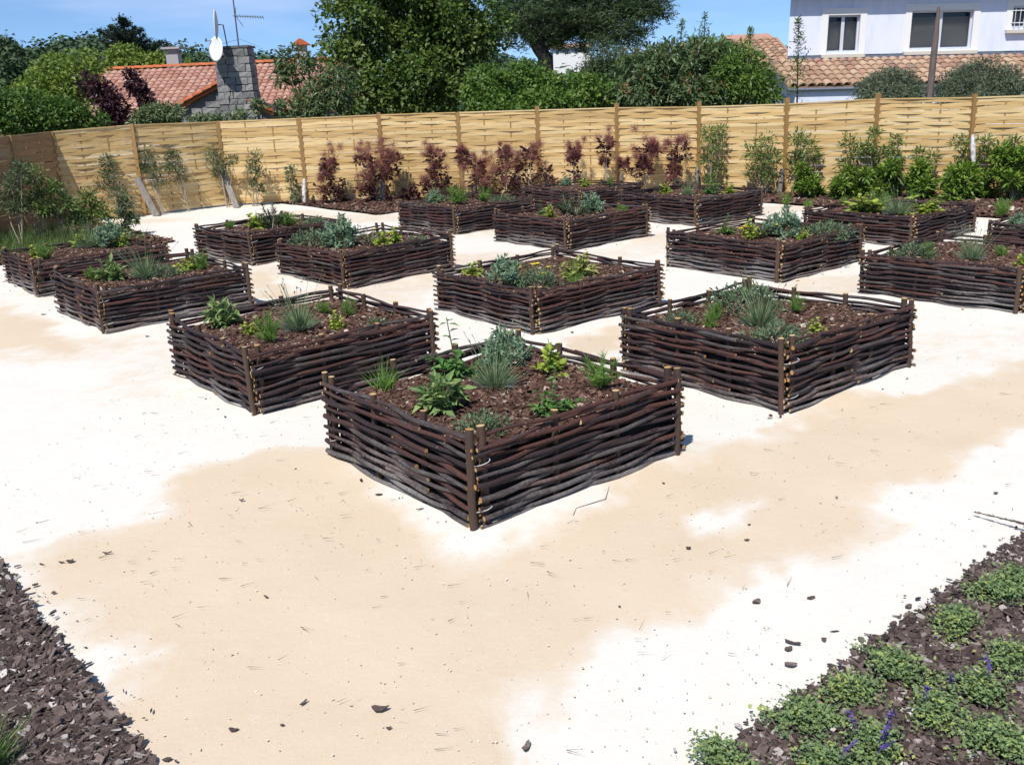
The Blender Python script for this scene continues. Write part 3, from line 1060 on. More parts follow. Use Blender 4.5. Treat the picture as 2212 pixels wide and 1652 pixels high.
def herb_chive(v):
    fo = MB()
    n_ = 110
    D = dirs(n_, .6, 1)
    P = np.column_stack([R.normal(0, .018, (n_, 2)), np.zeros(n_)])
    P1 = P + D * R.uniform(.09, .21, (n_, 1))
    fo.strands(P, P1, .0045, 0, R.random(n_))
    return [('foliage', fo, v)]


KINDS_ = dict(
    sage=(herb_sage, 'sage', 'broad-leaved green sage', 'herb'), ysage=(herb_sage, 'ysage', 'yellow variegated sage', 'herb'),
    lav=(herb_lav, 'lav', 'spiky lavender clump with tall stalks', 'lavender'), fen=(herb_fen, 'fen', 'feathery bright green fennel tuft', 'herb'),
    art=(herb_art, 'art', 'silvery blue wormwood bush', 'herb'), gold=(herb_gold, 'gold', 'yellow-green golden oregano', 'herb'),
    mint=(herb_mint, 'mint', 'dark green leafy mint', 'herb'), thyme=(herb_thyme, 'thyme', 'low grey-green thyme mound', 'herb'),
    ros=(herb_ros, 'ros', 'upright dark green rosemary', 'herb'), cinq=(herb_cinq, 'ros', 'yellow-flowered cinquefoil bush', 'shrub'),
    chive=(herb_chive, 'fen', 'thin grassy chive tuft', 'herb'))
PROTO = {}
for kname, (fn, mk, _, _) in KINDS_.items():
    PROTO[kname] = []
    for q in range(3 if kname in ('fen', 'gold', 'art', 'lav', 'thyme') else 2):
        PROTO[kname].append([(nm, mb.mesh(nm, mt)) for nm, mb, mt in fn(LM[mk])])
NAMES = dict(sage='sage_plant', ysage='sage_plant', lav='lavender', fen='fennel', art='wormwood', gold='golden_oregano', mint='mint_plant', thyme='thyme_plant', ros='rosemary', cinq='cinquefoil', chive='chive_clump')
# kind, base pixel, height in px, extra words
HERBS = {
    (0, 0): [('chive', 830, 842, 62), ('sage', 955, 886, 82), ('mint', 985, 812, 75, 'tall-stemmed'), ('art', 1092, 790, 68), ('lav', 1070, 838, 90), ('gold', 1195, 808, 72), ('fen', 1300, 838, 78), ('mint', 1195, 894, 60, 'low'), ('thyme', 1042, 934, 30)],
    (0, 1): [('sage', 482, 706, 56), ('gold', 540, 722, 32, 'small left-hand'), ('fen', 586, 742, 62, 'leafiest'), ('lav', 648, 712, 72), ('fen', 702, 680, 35, 'small middle'), ('fen', 752, 686, 38, 'rear right'), ('gold', 730, 712, 36, 'sprawling right-hand'), ('thyme', 815, 705, 14)],
    (1, 0): [('fen', 1545, 688, 34, 'rear left'), ('thyme', 1605, 668, 40, 'tall grey rear'), ('lav', 1642, 706, 80), ('fen', 1718, 676, 38, 'rear right'), ('gold', 1762, 724, 32), ('thyme', 1682, 745, 36, 'front corner'), ('fen', 1535, 712, 30, 'low front'), ('thyme', 1472, 700, 20, 'small pale left')],
    (1, 1): [('gold', 1022, 598, 36), ('art', 1096, 618, 52), ('cinq', 1168, 608, 50), ('ysage', 1246, 598, 42), ('chive', 1243, 612, 32), ('thyme', 1160, 618, 26)],
    (0, 2): [('fen', 205, 606, 32, 'left-hand'), ('sage', 243, 608, 46), ('lav', 316, 600, 60), ('gold', 408, 588, 36), ('fen', 435, 586, 40, 'right-hand'), ('thyme', 356, 598, 18)],
    (0, 3): [('fen', 100, 562, 40), ('gold', 80, 556, 26, 'front corner'), ('gold', 160, 532, 34, 'middle'), ('lav', 190, 536, 44), ('art', 238, 532, 46), ('gold', 268, 532, 28, 'right-hand')],
    (1, 2): [('thyme', 676, 530, 24, 'dark left'), ('art', 738, 534, 52), ('cinq', 797, 530, 46), ('gold', 828, 534, 36, 'low'), ('gold', 856, 526, 34, 'taller right'), ('thyme', 902, 528, 14, 'flat right')],
    (1, 3): [('fen', 497, 496, 24, 'left-hand'), ('gold', 556, 494, 36, 'spreading', 1.5), ('ros', 588, 494, 54, 'tall', 1.5), ('fen', 622, 492, 38, 'right-hand', 1.5), ('thyme', 682, 488, 14)],
    (2, 3): [('art', 914, 438, 26), ('gold', 942, 440, 22), ('fen', 992, 442, 40, 'left-hand', 1.5), ('fen', 1045, 438, 34, 'right-hand'), ('thyme', 1085, 440, 14)],
    (2, 2): [('gold', 1190, 470, 28), ('mint', 1168, 466, 20), ('ros', 1225, 464, 40, 'taller', 1.5), ('ros', 1245, 470, 34, 'lower', 1.8), ('art', 1276, 460, 36), ('fen', 1345, 464, 24)],
    (2, 1): [('mint', 1568, 506, 26), ('gold', 1622, 516, 38, 'left-hand'), ('cinq', 1648, 512, 46), ('art', 1692, 512, 52), ('gold', 1735, 520, 24, 'right-hand'), ('thyme', 1786, 514, 26)],
    (3, 2): [('gold', 1437, 420, 26, 'left-hand'), ('lav', 1485, 422, 26), ('mint', 1535, 420, 24), ('gold', 1574, 418, 24, 'right-hand')],
    (3, 3): [('art', 1222, 404, 18), ('gold', 1264, 404, 20), ('fen', 1326, 401, 18)],
    (3, 1): [('gold', 1868, 462, 44, 'left-hand', 2.0), ('lav', 1938, 464, 46, 'grey', 1.5), ('gold', 1998, 464, 40, 'right-hand', 2.0), ('fen', 1896, 452, 40)],
    (2, 0): [('thyme', 1972, 558, 24), ('fen', 2002, 556, 34, 'left-hand'), ('lav', 2100, 562, 52), ('fen', 2162, 556, 30, 'right-hand'), ('gold', 2206, 578, 30)],
    (3, 0): [('art', 2200, 494, 30)],
}
PH = dict(sage=.2, ysage=.2, lav=.3, fen=.27, art=.21, gold=.22, mint=.2, thyme=.09, ros=.28, cinq=.24, chive=.2)
cnt = 0
for bk, lst in HERBS.items():
    for it in lst:
        kd, px, py, hp = it[:4]
        ex = it[4] + ' ' if len(it) > 4 else ''
        szz = BEDS5[bk][4] / .381
        p = gnd(px, py, MULCH_Z * szz + .004)
        c = CTR[bk]
        yw = BEDS[bk][2]
        lu = np.array([math.cos(yw), math.sin(yw)])
        lv = np.array([-math.sin(yw), math.cos(yw)])
        q = p[:2] - c
        lim = BS / 2 * BEDS5[bk][3] / 1.2 - .13
        q = np.clip(q @ lu, -lim, lim) * lu + np.clip(q @ lv, -lim, lim) * lv
        p[:2] = c + q
        dep = p[1] * _cp + (HC - p[2]) * _sp
        sc_ = np.clip(hp * 1.34 * dep / F_PX / PH[kd], .6, 2.1)
        desc = KINDS_[kd][2]
        root = put(NAMES[kd], None, None, p, R.uniform(0, 6.28), f'{ex}{desc} in {"" if bk == (0, 0) else "the "}{BEDNAME[bk]}', KINDS_[kd][3], 'herbs in the raised beds')
        wx = sc_ * (it[5] if len(it) > 5 else (.85 if kd in ('art', 'sage') else 1.15))
        root.scale = (wx, wx, sc_ * R.uniform(.92, 1.05))
        var = PROTO[kd][cnt % len(PROTO[kd])]
        cnt += 1
        for nm, me in var:
            put(nm, me, root)

# ------------------------------------------------------------------ woven fence
def slat_mesh(sign, seed):
    rg = np.random.default_rng(seed + 900)
    t = np.linspace(0, 1, 19)
    y = sign * (.0095 if seed % 4 == 1 else .0035) * np.cos(3 * PI * t) * rg.uniform(.7, 1.2) + rg.normal(0, .0012, 19) + .0015 * np.sin(t * rg.uniform(4, 11) + seed)
    hh = .0335 + .0016 * np.sin(t * rg.uniform(3, 9) + seed)
    dz = .004 * np.sin(t * rg.uniform(2, 6) + seed)
    th = .0038
    V_ = np.stack([np.stack([t - .5, y - th, dz - hh], 1), np.stack([t - .5, y + th, dz - hh], 1), np.stack([t - .5, y + th, dz + hh], 1), np.stack([t - .5, y - th, dz + hh], 1)], 1)
    i = np.arange(18)[:, None] * 4
    F_ = np.concatenate([i + np.array([k, (k + 1) % 4, (k + 1) % 4 + 4, k + 4]) for k in range(4)], 0)
    mb = MB().add(V_.reshape(-1, 3), F_)
    mb.add(V_[0], [[3, 2, 1, 0]])
    mb.add(V_[-1], [[0, 1, 2, 3]])
    return mb


SL = {s: [slat_mesh(s, k * 2 + s) for k in range(8)] for s in (-1, 1)}
SLM = {mk: {s: [mb.mesh('slat', M[mk]) for mb in SL[s]] for s in SL} for mk in ('slat', 'slat_brown')}
bt = MB().box((0, 0, .5), (.026, .010, 1))
BATT = {mk: bt.mesh('batten', M[mk]) for mk in ('fpost', 'slat_brown')}
pm = MB().box((0, 0, .5), (.068, .068, 1), jit=.001).mesh('post', M['fpost'])


def fence_run(pts, label, mk, bk, steps, extra, grp='woven wooden fences'):
    root = put('woven_fence', None, None, (pts[0][0], pts[0][1], 0), 0, label, 'fence', grp)
    o = np.array([pts[0][0], pts[0][1], 0])
    for k, (a, b_) in enumerate(zip(pts[:-1], pts[1:])):
        d = b_[:2] - a[:2]
        Ln = np.linalg.norm(d)
        ang = math.atan2(d[1], d[0])
        ztop = (a[2] + b_[2]) / 2
        slope = (b_[2] - a[2]) / Ln
        c = (a[:2] + b_[:2]) / 2
        pan = put('fence_panel', None, root, np.array([c[0], c[1], 0]) - o, ang)
        nrow = 26
        pitch = (ztop - .03) / nrow
        s = 1
        for r_ in range(nrow):
            s = -s
            if R.random() < .06:
                s = -s
            z = .03 + pitch * (r_ + .5) + R.normal(0, .0025)
            put('slat', SLM[mk][s][R.integers(8)], pan, (0, 0, z + .0), rot=(R.normal(0, .035), -math.atan(slope) * (r_ / nrow) + R.normal(0, .002), 0),
                scale=(Ln - .03, 1, pitch / .068 * 1.02))
        for t in (-1 / 6, 1 / 6):
            put('batten', BATT[bk], pan, (t * Ln, 0, .02), scale=(1, 1, ztop - .035))
        for sg in (-1, 1):
            put('batten', BATT[bk], pan, (sg * (Ln / 2 - .045), 0, .02), scale=(1, 1, ztop - .035))
        put('top_rail', MB().box((0, 0, 0), (Ln - .07, .034, .022)).mesh('top_rail', M[mk]), pan, (0, 0, ztop + .012), rot=(0, -math.atan(slope), 0))
    for k, p in enumerate(pts):
        if k in steps:
            put('post', pm, root, np.array([p[0], p[1], -.05]) - o, R.normal(.3, .1), scale=(1, 1, p[2] + .05 + extra[k % len(extra)]))
    return root


fence_run(FR, 'long run of new yellow woven slat fence behind the garden', 'slat', 'fpost', range(len(FR)), [.03, .05, .06, .02, .09, .1, .11, .12, .11, .07, .08])
fence_run(FL, 'short shaded run of yellow woven fence meeting the corner post', 'slat', 'fpost', [0, 1], [.02, .03])
fence_run(FB, 'dark brown woven fence at the left edge', 'slat_brown', 'slat_brown', [0, 1, 2, 3], [.04, .03])


# ------------------------------------------------------------------ shrubs and trees
def blob(px, py, Y, rx, rz, ry=None):
    c = at(px, py, Y)
    dep = Y * _cp - (c[2] - HC) * _sp
    k = dep / F_PX
    return c, np.array([rx * k, (ry if ry else (rx + rz) / 2) * k, rz * k])


def crown(mb, blobs, n_, L, W, clump=.3, per=28, mat=0, up=.4, core=.15, spread=1.0, shell=(.62, 1.04), five=False, tintc=.5):
    wts = np.array([b_[1][0] * b_[1][2] + b_[1][0] * b_[1][1] for b_ in blobs])
    wts = wts / wts.sum()
    nc = max(3, n_ // per)
    pick = R.choice(len(blobs), nc, p=wts)
    C = np.array([b_[0] for b_ in blobs])[pick]
    Rr = np.array([b_[1] for b_ in blobs])[pick]
    D = R.normal(0, 1, (nc, 3))
    D /= np.linalg.norm(D, axis=1)[:, None]
    fac = R.uniform(*shell, (nc, 1))
    inner = R.random(nc) < core
    fac[inner] = R.uniform(.1, .6, (inner.sum(), 1))
    cen = C + D * Rr * fac
    ct = R.normal(tintc, .16, nc)
    idx = np.repeat(np.arange(nc), per)
    k = len(idx)
    cr_ = R.uniform(.75, 1.35, nc)[idx][:, None] * clump * 1.45
    dd = R.normal(0, 1, (k, 3)) + D[idx] * .55 + np.array([0, 0, .35])
    dd /= np.linalg.norm(dd, axis=1)[:, None]
    off = dd * np.array([1, 1, .75]) * cr_ * R.uniform(.5, 1.08, (k, 1))
    P = cen[idx] + off
    Dl = dd * .7 + R.normal(0, .55, (k, 3)) + np.array([0, 0, -.3])
    N = dd * .8 + np.array([0, 0, up]) + R.normal(0, .35, (k, 3))
    t = np.clip(ct[idx] + R.normal(0, .14, k), 0, 1)
    Ls = R.uniform(.7, 1.25, k) * L
    (mb.leaves if five else mb.quads)(P, Dl, N, Ls, Ls * W / L, mat, t)
    return cen


def limbs(mb, base, targets, r0, sides=6, sag=.0):
    base = np.asarray(base, float)
    for t in targets:
        m1 = base * .55 + t * .45 + R.normal(0, .05, 3) * np.linalg.norm(t - base)
        m1[2] += .12 * np.linalg.norm(t - base)
        mb.tube([base, (base + m1) / 2, m1, (m1 + t) / 2, t], np.array([1, .8, .6, .4, .2]) * r0, sides, caps=(0, 0))


def tree(name, label, cat, blobs, leafm, n_, L, W, trunk, r0, lm=None, grp=None, clump=.3, per=28, nl=14, extra=None, lean=0, **kw):
    """trunk = (px, Y) foot; crown from blobs; all parts in the thing's own frame"""
    x0 = at(trunk[0], 200, trunk[1])
    foot = np.array([x0[0], trunk[1], float(terrain(x0[0], trunk[1])) if len(trunk) < 3 else trunk[2]])
    root = put(name, None, None, foot, 0, label, cat, grp)
    mb = MB()
    cen = crown(mb, blobs, n_, L, W, clump, per, **kw)
    if extra:
        extra(mb, cen)
    mats = leafm if isinstance(leafm, list) else [leafm]
    mb.V = [v - foot for v in mb.V]
    put('crown', mb.mesh('crown', mats), root)
    tb = MB()
    mid = np.mean([b_[0] for b_ in blobs], 0)
    fork = np.array([foot[0] * .6 + mid[0] * .4 + lean, foot[1] * .6 + mid[1] * .4, foot[2] + (mid[2] - foot[2]) * .62])
    h = np.linspace(0, 1, 7)[:, None]
    P = foot * (1 - h) + fork * h + R.normal(0, .03, (7, 3)) * np.minimum(h, .5)
    P[0] = foot - np.array([0, 0, .1])
    tb.tube(P, r0 * np.linspace(1.25, .7, 7), 9, caps=(0, 0))
    sel = cen[R.choice(len(cen), min(nl, len(cen)), replace=False)]
    limbs(tb, fork, sel, r0 * .55)
    tb.V = [v - foot for v in tb.V]
    put('trunk', tb.mesh('trunk', lm or M['trunk'], True), root)
    return root


T = 'trees beyond the fence'
Yb = 25.0
tree('leafy_tree', 'large dark green broadleaf tree towering over the middle of the fence', 'tree',
     [blob(880, 70, 27, 130, 140), blob(790, 60, 26.5, 85, 95), blob(960, 40, 27, 100, 110), blob(1010, 85, 26.5, 60, 45), blob(765, 140, 26, 45, 45), blob(870, 180, 26, 95, 55), blob(830, 205, 25.5, 70, 35), blob(930, 160, 26, 60, 55), blob(725, 75, 26, 30, 45), blob(890, -90, 27, 150, 100), blob(1045, 60, 26.5, 34, 40), blob(955, 215, 25.8, 44, 26), blob(790, 228, 25.4, 46, 18)],
     LM['lime'], 46000, .125, .075, (880, 27), .22, grp=T, clump=.29, per=95, nl=26, core=.2, shell=(.5, 1.13))
# pine with flat crown, leaning trunk and needle tufts
def pine():
    Y = 40.
    foot = np.array([at(1172, 200, Y)[0], Y, float(terrain(at(1172, 200, Y)[0], Y))])
    root = put('pine_tree', None, None, foot, 0, 'umbrella-shaped pine with dark leaning trunk behind the middle shrubs', 'tree', T)
    bl = [blob(1150, 45, Y, 95, 60), blob(1240, 20, Y, 110, 70), blob(1330, 40, Y - 1, 90, 55), blob(1400, 20, Y - 1, 60, 40), blob(1300, -40, Y, 160, 60), blob(1110, 20, Y + 1, 60, 60), blob(1340, 85, Y - 1.5, 55, 28), blob(1240, 85, Y, 70, 28)]
    wts = np.array([b_[1][0] * b_[1][2] for b_ in bl])
    pick = R.choice(len(bl), 900, p=wts / wts.sum())
    D = dirs(900, -1, 1)
    cen = np.array([b_[0] for b_ in bl])[pick] + D * np.array([b_[1] for b_ in bl])[pick] * R.uniform(.4, 1.02, (900, 1))
    mb = MB()
    per = 46
    idx = np.repeat(np.arange(900), per)
    d = dirs(len(idx), -.5, 1)
    off = R.normal(0, .16, (len(idx), 3)) * np.array([1.2, 1.2, .6])
    P0 = cen[idx] + off
    mb.strands(P0, P0 + d * R.uniform(.16, .3, (len(idx), 1)), .038, 0, np.clip(R.normal(.5, .17, 900)[idx] + R.normal(0, .15, len(idx)), 0, 1))
    mb.V = [v - foot for v in mb.V]
    put('crown', mb.mesh('crown', LM['pine']), root)
    tb = MB()
    fork = at(1150, 85, Y)
    k1 = at(1178, 125, Y)
    pts = np.array([foot, k1 * [1, 1, 0] + [0, 0, (foot[2] + k1[2]) / 2], k1, (k1 + fork) / 2, fork])
    tb.tube(pts, [.42, .36, .31, .27, .2], 10, caps=(0, 0))
    limbs(tb, k1 * .5 + fork * .5, [at(1250, 75, Y), at(1330, 60, Y - 1), at(1110, 60, Y), at(1400, 35, Y - 1), at(1220, 30, Y)], .16)
    limbs(tb, fork, cen[R.choice(900, 22)], .09)
    tb.V = [v - foot for v in tb.V]
    put('trunk', tb.mesh('trunk', M['trunk'], True), root)


pine()
tree('round_shrub', 'dense mid green shrub hedge between the big tree and loquat', 'shrub',
     [blob(1055, 195, 24, 48, 45), blob(1130, 188, 24.2, 62, 50), blob(1210, 200, 24.2, 68, 42), blob(1280, 210, 24, 50, 36), blob(1140, 230, 23.5, 120, 30)],
     LM['shrub'], 15000, .105, .058, (1140, 24.5), .08, grp=T, clump=.15, per=40, nl=16)
tree('conical_juniper', 'dull olive-green rounded conifer peeking behind the loquat', 'tree', [blob(1312, 135, 30, 50, 45), blob(1300, 165, 30, 55, 40)], LM['pine'], 6000, .12, .03, (1310, 30), .12, grp=T, clump=.16, per=30, tintc=.85)


def rusty(frac, size):
    def f(mb, cen):
        k = R.choice(len(cen), max(4, int(len(cen) * frac)), replace=False)
        P = np.repeat(cen[k] + np.array([0, -.08, .08]), 7, 0) + R.normal(0, .04, (len(k) * 7, 3))
        D = dirs(len(P), 0, 1)
        mb.quads(P, D, jitn(D), size, size * .4, 1, R.random(len(P)))
    return f


tree('loquat_tree', 'broad loquat with long leathery leaves and rusty tips above the fence', 'tree',
     [blob(1395, 165, 24.6, 75, 58), blob(1465, 138, 24.8, 70, 42), blob(1365, 210, 24, 58, 28), blob(1480, 205, 24.3, 80, 34), blob(1540, 140, 25, 58, 38)],
     [LM['loq'], LM['loqt']], 9500, .19, .055, (1450, 25), .09, grp=T, clump=.13, per=16, extra=rusty(.2, .11), five=True, nl=18)
tree('peach_tree', 'willowy green peach tree with dark forked trunk next to the blue house', 'tree',
     [blob(1595, 150, 24.5, 52, 38), blob(1632, 190, 24.2, 42, 32), blob(1560, 190, 24.4, 40, 32), blob(1655, 212, 24, 22, 20), blob(1535, 105, 25, 40, 20)],
     LM['peach'], 7500, .16, .038, (1572, 24.2), .13, grp=T, clump=.17, per=34, nl=16)
for k, (px, y0, y1, Y, wd, lb) in enumerate([(1722, 215, 42, 23.8, .17, 'tall upright leafy shoot rising before the blue house corner'), (1520, 120, 28, 25, .13, 'slender leafy shoot poking up above the loquat'), (1470, 110, 45, 25, .13, 'short leafy sprig on the left shoulder of the loquat'), (1618, 115, 62, 25, .1, 'thin twiggy shoot before the distant red roof')]):
    a, b_ = at(px, y0, Y), at(px + 3, y1, Y)
    foot = np.array([a[0], Y, float(terrain(a[0], Y))])
    root = put('leafy_shoot', None, None, foot, 0, lb, 'shrub', 'leafy shoots above the shrubs')
    n_ = 420 if k == 0 else 150
    t = R.random(n_) ** .8
    P = a + (b_ - a) * t[:, None] + R.normal(0, 1, (n_, 3)) * (wd * (1.1 - t)[:, None])
    D = dirs(n_, -.2, 1)
    put('crown', MB().quads(P - foot, D, jitn(D), .11, .03, 0, R.random(n_)).mesh('crown', LM['peach']), root)
    put('trunk', MB().tube([foot - foot, a - foot, b_ - foot], [.03, .02, .006], 6, caps=(0, 0)).mesh('trunk', M['trunk'], True), root)
tree('loquat_tree', 'smaller loquat with rusty shoots in front of the red roof', 'tree',
     [blob(640, 140, 23.6, 34, 28), blob(615, 160, 23.5, 18, 16), blob(705, 205, 23.3, 58, 28), blob(655, 235, 23, 66, 14), blob(735, 185, 23.5, 38, 34), blob(690, 170, 23.5, 26, 22)],
     [LM['loq'], LM['loqt']], 2700, .18, .05, (665, 23.6), .06, grp=T, clump=.11, per=15, extra=rusty(.16, .1), five=True, nl=18, core=.08)
for px, rx, py, lb, sd_ in ((1925, 72, 192, 'small grey-green olive tree left of the wooden pole', 0), (2118, 98, 180, 'wider grey-green olive tree right of the wooden pole', 1)):
    tree('olive_tree', lb, 'tree', [blob(px, py - 6, 22.5, rx * .7, 34), blob(px - rx * .5, py + 8, 22.3, rx * .45, 28), blob(px + rx * .5, py + 4, 22.3, rx * .45, 32), blob(px, py + 20, 22, rx * .95, 22)],
         LM['olive'], 12000 + 5000 * sd_, .095, .022, (px, 22.6), .07, grp=T, clump=.12, per=40, nl=14)
tree('yellow_green_tree', 'airy yellow-green tree left of the red roofed house', 'tree',
     [blob(120, 172, 33, 46, 40), blob(95, 212, 32, 56, 35), blob(172, 182, 32, 38, 44), blob(192, 140, 34, 26, 20), blob(60, 240, 31, 50, 35)],
     LM['ygr'], 8500, .15, .08, (130, 33), .14, grp=T, clump=.26, per=34, nl=22, core=.1)
tree('yellow_green_tree', 'pale yellow-green tree rising behind the red roof ridge', 'tree',
     [blob(268, 122, 52, 28, 18), blob(325, 132, 52, 30, 12), blob(290, 148, 52, 60, 18), blob(370, 143, 53, 26, 8)],
     LM['ygr'], 6000, .2, .1, (300, 53), .2, grp=T, clump=.28, per=34, tintc=.62)
tree('dark_bush', 'dense green bush behind the dark brown fence at far left', 'shrub',
     [blob(50, 248, 21.5, 60, 36), blob(130, 252, 21.5, 50, 28), blob(0, 240, 21.5, 45, 40), blob(180, 262, 21.5, 34, 18)],
     LM['bushd'], 10000, .1, .05, (90, 21.6), .06, grp=T, clump=.16, per=28, tintc=.55)
tree('purple_plum', 'purple-leaved plum shrub left of the other in front of the red roof', 'shrub', [blob(205, 192, 24, 14, 20), blob(230, 210, 24, 16, 22), blob(250, 238, 24, 22, 22), blob(186, 178, 24, 7, 10), blob(240, 258, 24, 20, 12)], LM['plum'], 2600, .1, .055, (245, 24), .04, grp=T, clump=.13, per=20)
tree('purple_plum', 'slimmer purple-leaved plum with spiky top in front of the red roof', 'shrub', [blob(297, 190, 24.4, 9, 20), blob(315, 212, 24.4, 8, 18), blob(282, 168, 24.4, 5, 16), blob(325, 235, 24.4, 7, 14)], LM['plum'], 1400, .1, .055, (312, 24.4), .035, grp=T, clump=.11, per=20)
tree('green_shrub', 'small dark green shrub below the purple plum along the fence', 'shrub', [blob(340, 250, 22.5, 30, 16), blob(366, 246, 22.5, 14, 16), blob(315, 258, 22.5, 22, 12)], LM['loq'], 2600, .1, .045, (345, 22.6), .04, grp=T, clump=.12, per=20, tintc=.6)
tree('climbing_vine', 'leafy vine tips over the fence beside the stone gable', 'shrub', [blob(440, 259, 21.6, 40, 3), blob(385, 240, 21.6, 3, 14), blob(510, 252, 21.8, 28, 8), blob(560, 230, 22, 12, 12)], LM['loq'], 1300, .09, .045, (470, 21.7), .03, grp=T, clump=.07, per=16, tintc=.7)
tree('dark_tree', 'tall dark blue-green tree at the left edge of the picture', 'tree', [blob(5, 135, 60, 36, 38), blob(-40, 150, 60, 50, 50), blob(25, 180, 58, 26, 50)], LM['far'], 8000, .3, .16, (0, 60), .3, grp=T, clump=.42, per=40, tintc=.6)
# atlas cedar with spiky level arms
def cedar():
    Y = 70.
    top = at(262, 42, Y)
    foot = np.array([top[0], Y, float(terrain(top[0], Y))])
    root = put('cedar_tree', None, None, foot, 0, 'dark cedar with spiky spreading arms against the sky', 'tree', T)
    fo, tb = MB(), MB()
    tb.tube([(0, 0, 0), top - foot], [.4, .06], 8, caps=(0, 0))
    arms = [(262, 45), (278, 52), (214, 68), (228, 66), (305, 66), (312, 78), (322, 88), (240, 60), (290, 62), (335, 100), (250, 75), (345, 92), (272, 72), (220, 88), (300, 92), (355, 90), (230, 100), (280, 95), (255, 95), (268, 85)]
    for k, (x, y) in enumerate(arms):
        tip = at(x, y, Y + R.normal(0, 1.0))
        bs = np.array([top[0] + .05, Y, tip[2] - abs(tip[0] - top[0]) * .45 - .1])
        bs[2] = max(bs[2], foot[2] + 1)
        P = np.array([bs, bs * .5 + tip * .5 - [0, 0, .12], tip])
        tb.tube(P - foot, [.1, .06, .02], 5, caps=(0, 0))
        n_ = 420
        t = R.random(n_)
        c = bs + (tip - bs) * t[:, None] + R.normal(0, 1, (n_, 3)) * (.17 * (1.08 - t) + .045)[:, None]
        d = (tip - bs) / np.linalg.norm(tip - bs) + R.normal(0, .5, (n_, 3))
        fo.quads(c - foot, d, jitn(d), .26, .07, 0, np.clip(R.normal(.5, .2, n_), 0, 1))
    cc = []
    for _ in range(60):
        z = R.uniform(foot[2] + .5, top[2] - 2.4)
        cc.append(np.array([top[0] + R.normal(0, .9), Y + R.normal(0, 1.2), z]))
    cc = np.repeat(np.array(cc), 50, 0) + R.normal(0, .4, (3000, 3))
    D = dirs(3000, -.5, 1)
    fo.quads(cc - foot, D, jitn(D), .4, .12, 0, np.clip(R.normal(.5, .2, 3000), 0, 1))
    put('crown', fo.mesh('crown', LM['cedar']), root)
    put('trunk', tb.mesh('trunk', M['trunk'], True), root)


cedar()
# wooded hills: one far-off mass of crowns
mb = MB()
tr = []
for _ in range(1300):
    a = R.uniform(-.62, .62)
    d_ = R.uniform(95, 245)
    tr.append((a * d_, d_))
tr = np.array(tr)
pxs = np.interp(tr[:, 0] / tr[:, 1], _az, RX)
keep = (pxs < 760) | ((pxs > 960) & (R.random(len(tr)) < .55))
tr = tr[keep]
for x, y in tr:
    z = float(terrain(x, y))
    r = R.uniform(2.2, 4.6) * (.75 if x > 0 else 1)
    n_ = 170
    D = dirs(n_, -.4, 1)
    rr = R.uniform(.72, 1.0, (n_, 1)) * (1 + .16 * np.sin(D[:, :1] * 7 + x))
    P = np.array([x, y, z + r * .55]) + D * np.array([r, r, r * .85]) * rr
    N = D + R.normal(0, .35, (n_, 3))
    mb.quads(P, np.cross(D, R.normal(0, 1, (n_, 3))), N, R.uniform(.5, 1.05, n_), .62, 0, np.clip(R.normal(R.uniform(.25, .75), .15, n_), 0, 1))
put('distant_woods', mb.mesh('distant_woods', LM['far']), kind='stuff', label='dark green woods covering the hills behind the houses', cat='woods')

# ------------------------------------------------------------------ houses
def tile_mesh(pitch, length, rise, seed, mat, nseg=7, thick=.018):
    rg = np.random.default_rng(seed)
    a = np.linspace(PI, 0, nseg + 1)
    rings = []
    for (yy, w_, lift) in ((0, 1.0, .022), (length, .86, 0)):
        for off in (0, -thick):
            rad = pitch * .5 * w_ + off
            rings.append(np.stack([np.cos(a) * rad, np.full(nseg + 1, yy), np.sin(a) * (rise + off) * w_ + lift], 1))
    o0, i0, o1, i1 = rings
    V_ = np.concatenate(rings)
    k = np.arange(nseg)
    n1 = nseg + 1
    F_ = np.concatenate([np.stack([k, k + 1, k + 1 + 2 * n1, k + 2 * n1], 1), np.stack([k + 1, k, k + n1, k + 1 + n1], 1), np.stack([k + n1, k + 3 * n1, k + 1 + 3 * n1, k + 1 + n1], 1)])
    return MB().add(V_, F_, 0, .5).mesh('roof_tile', M[mat], True)


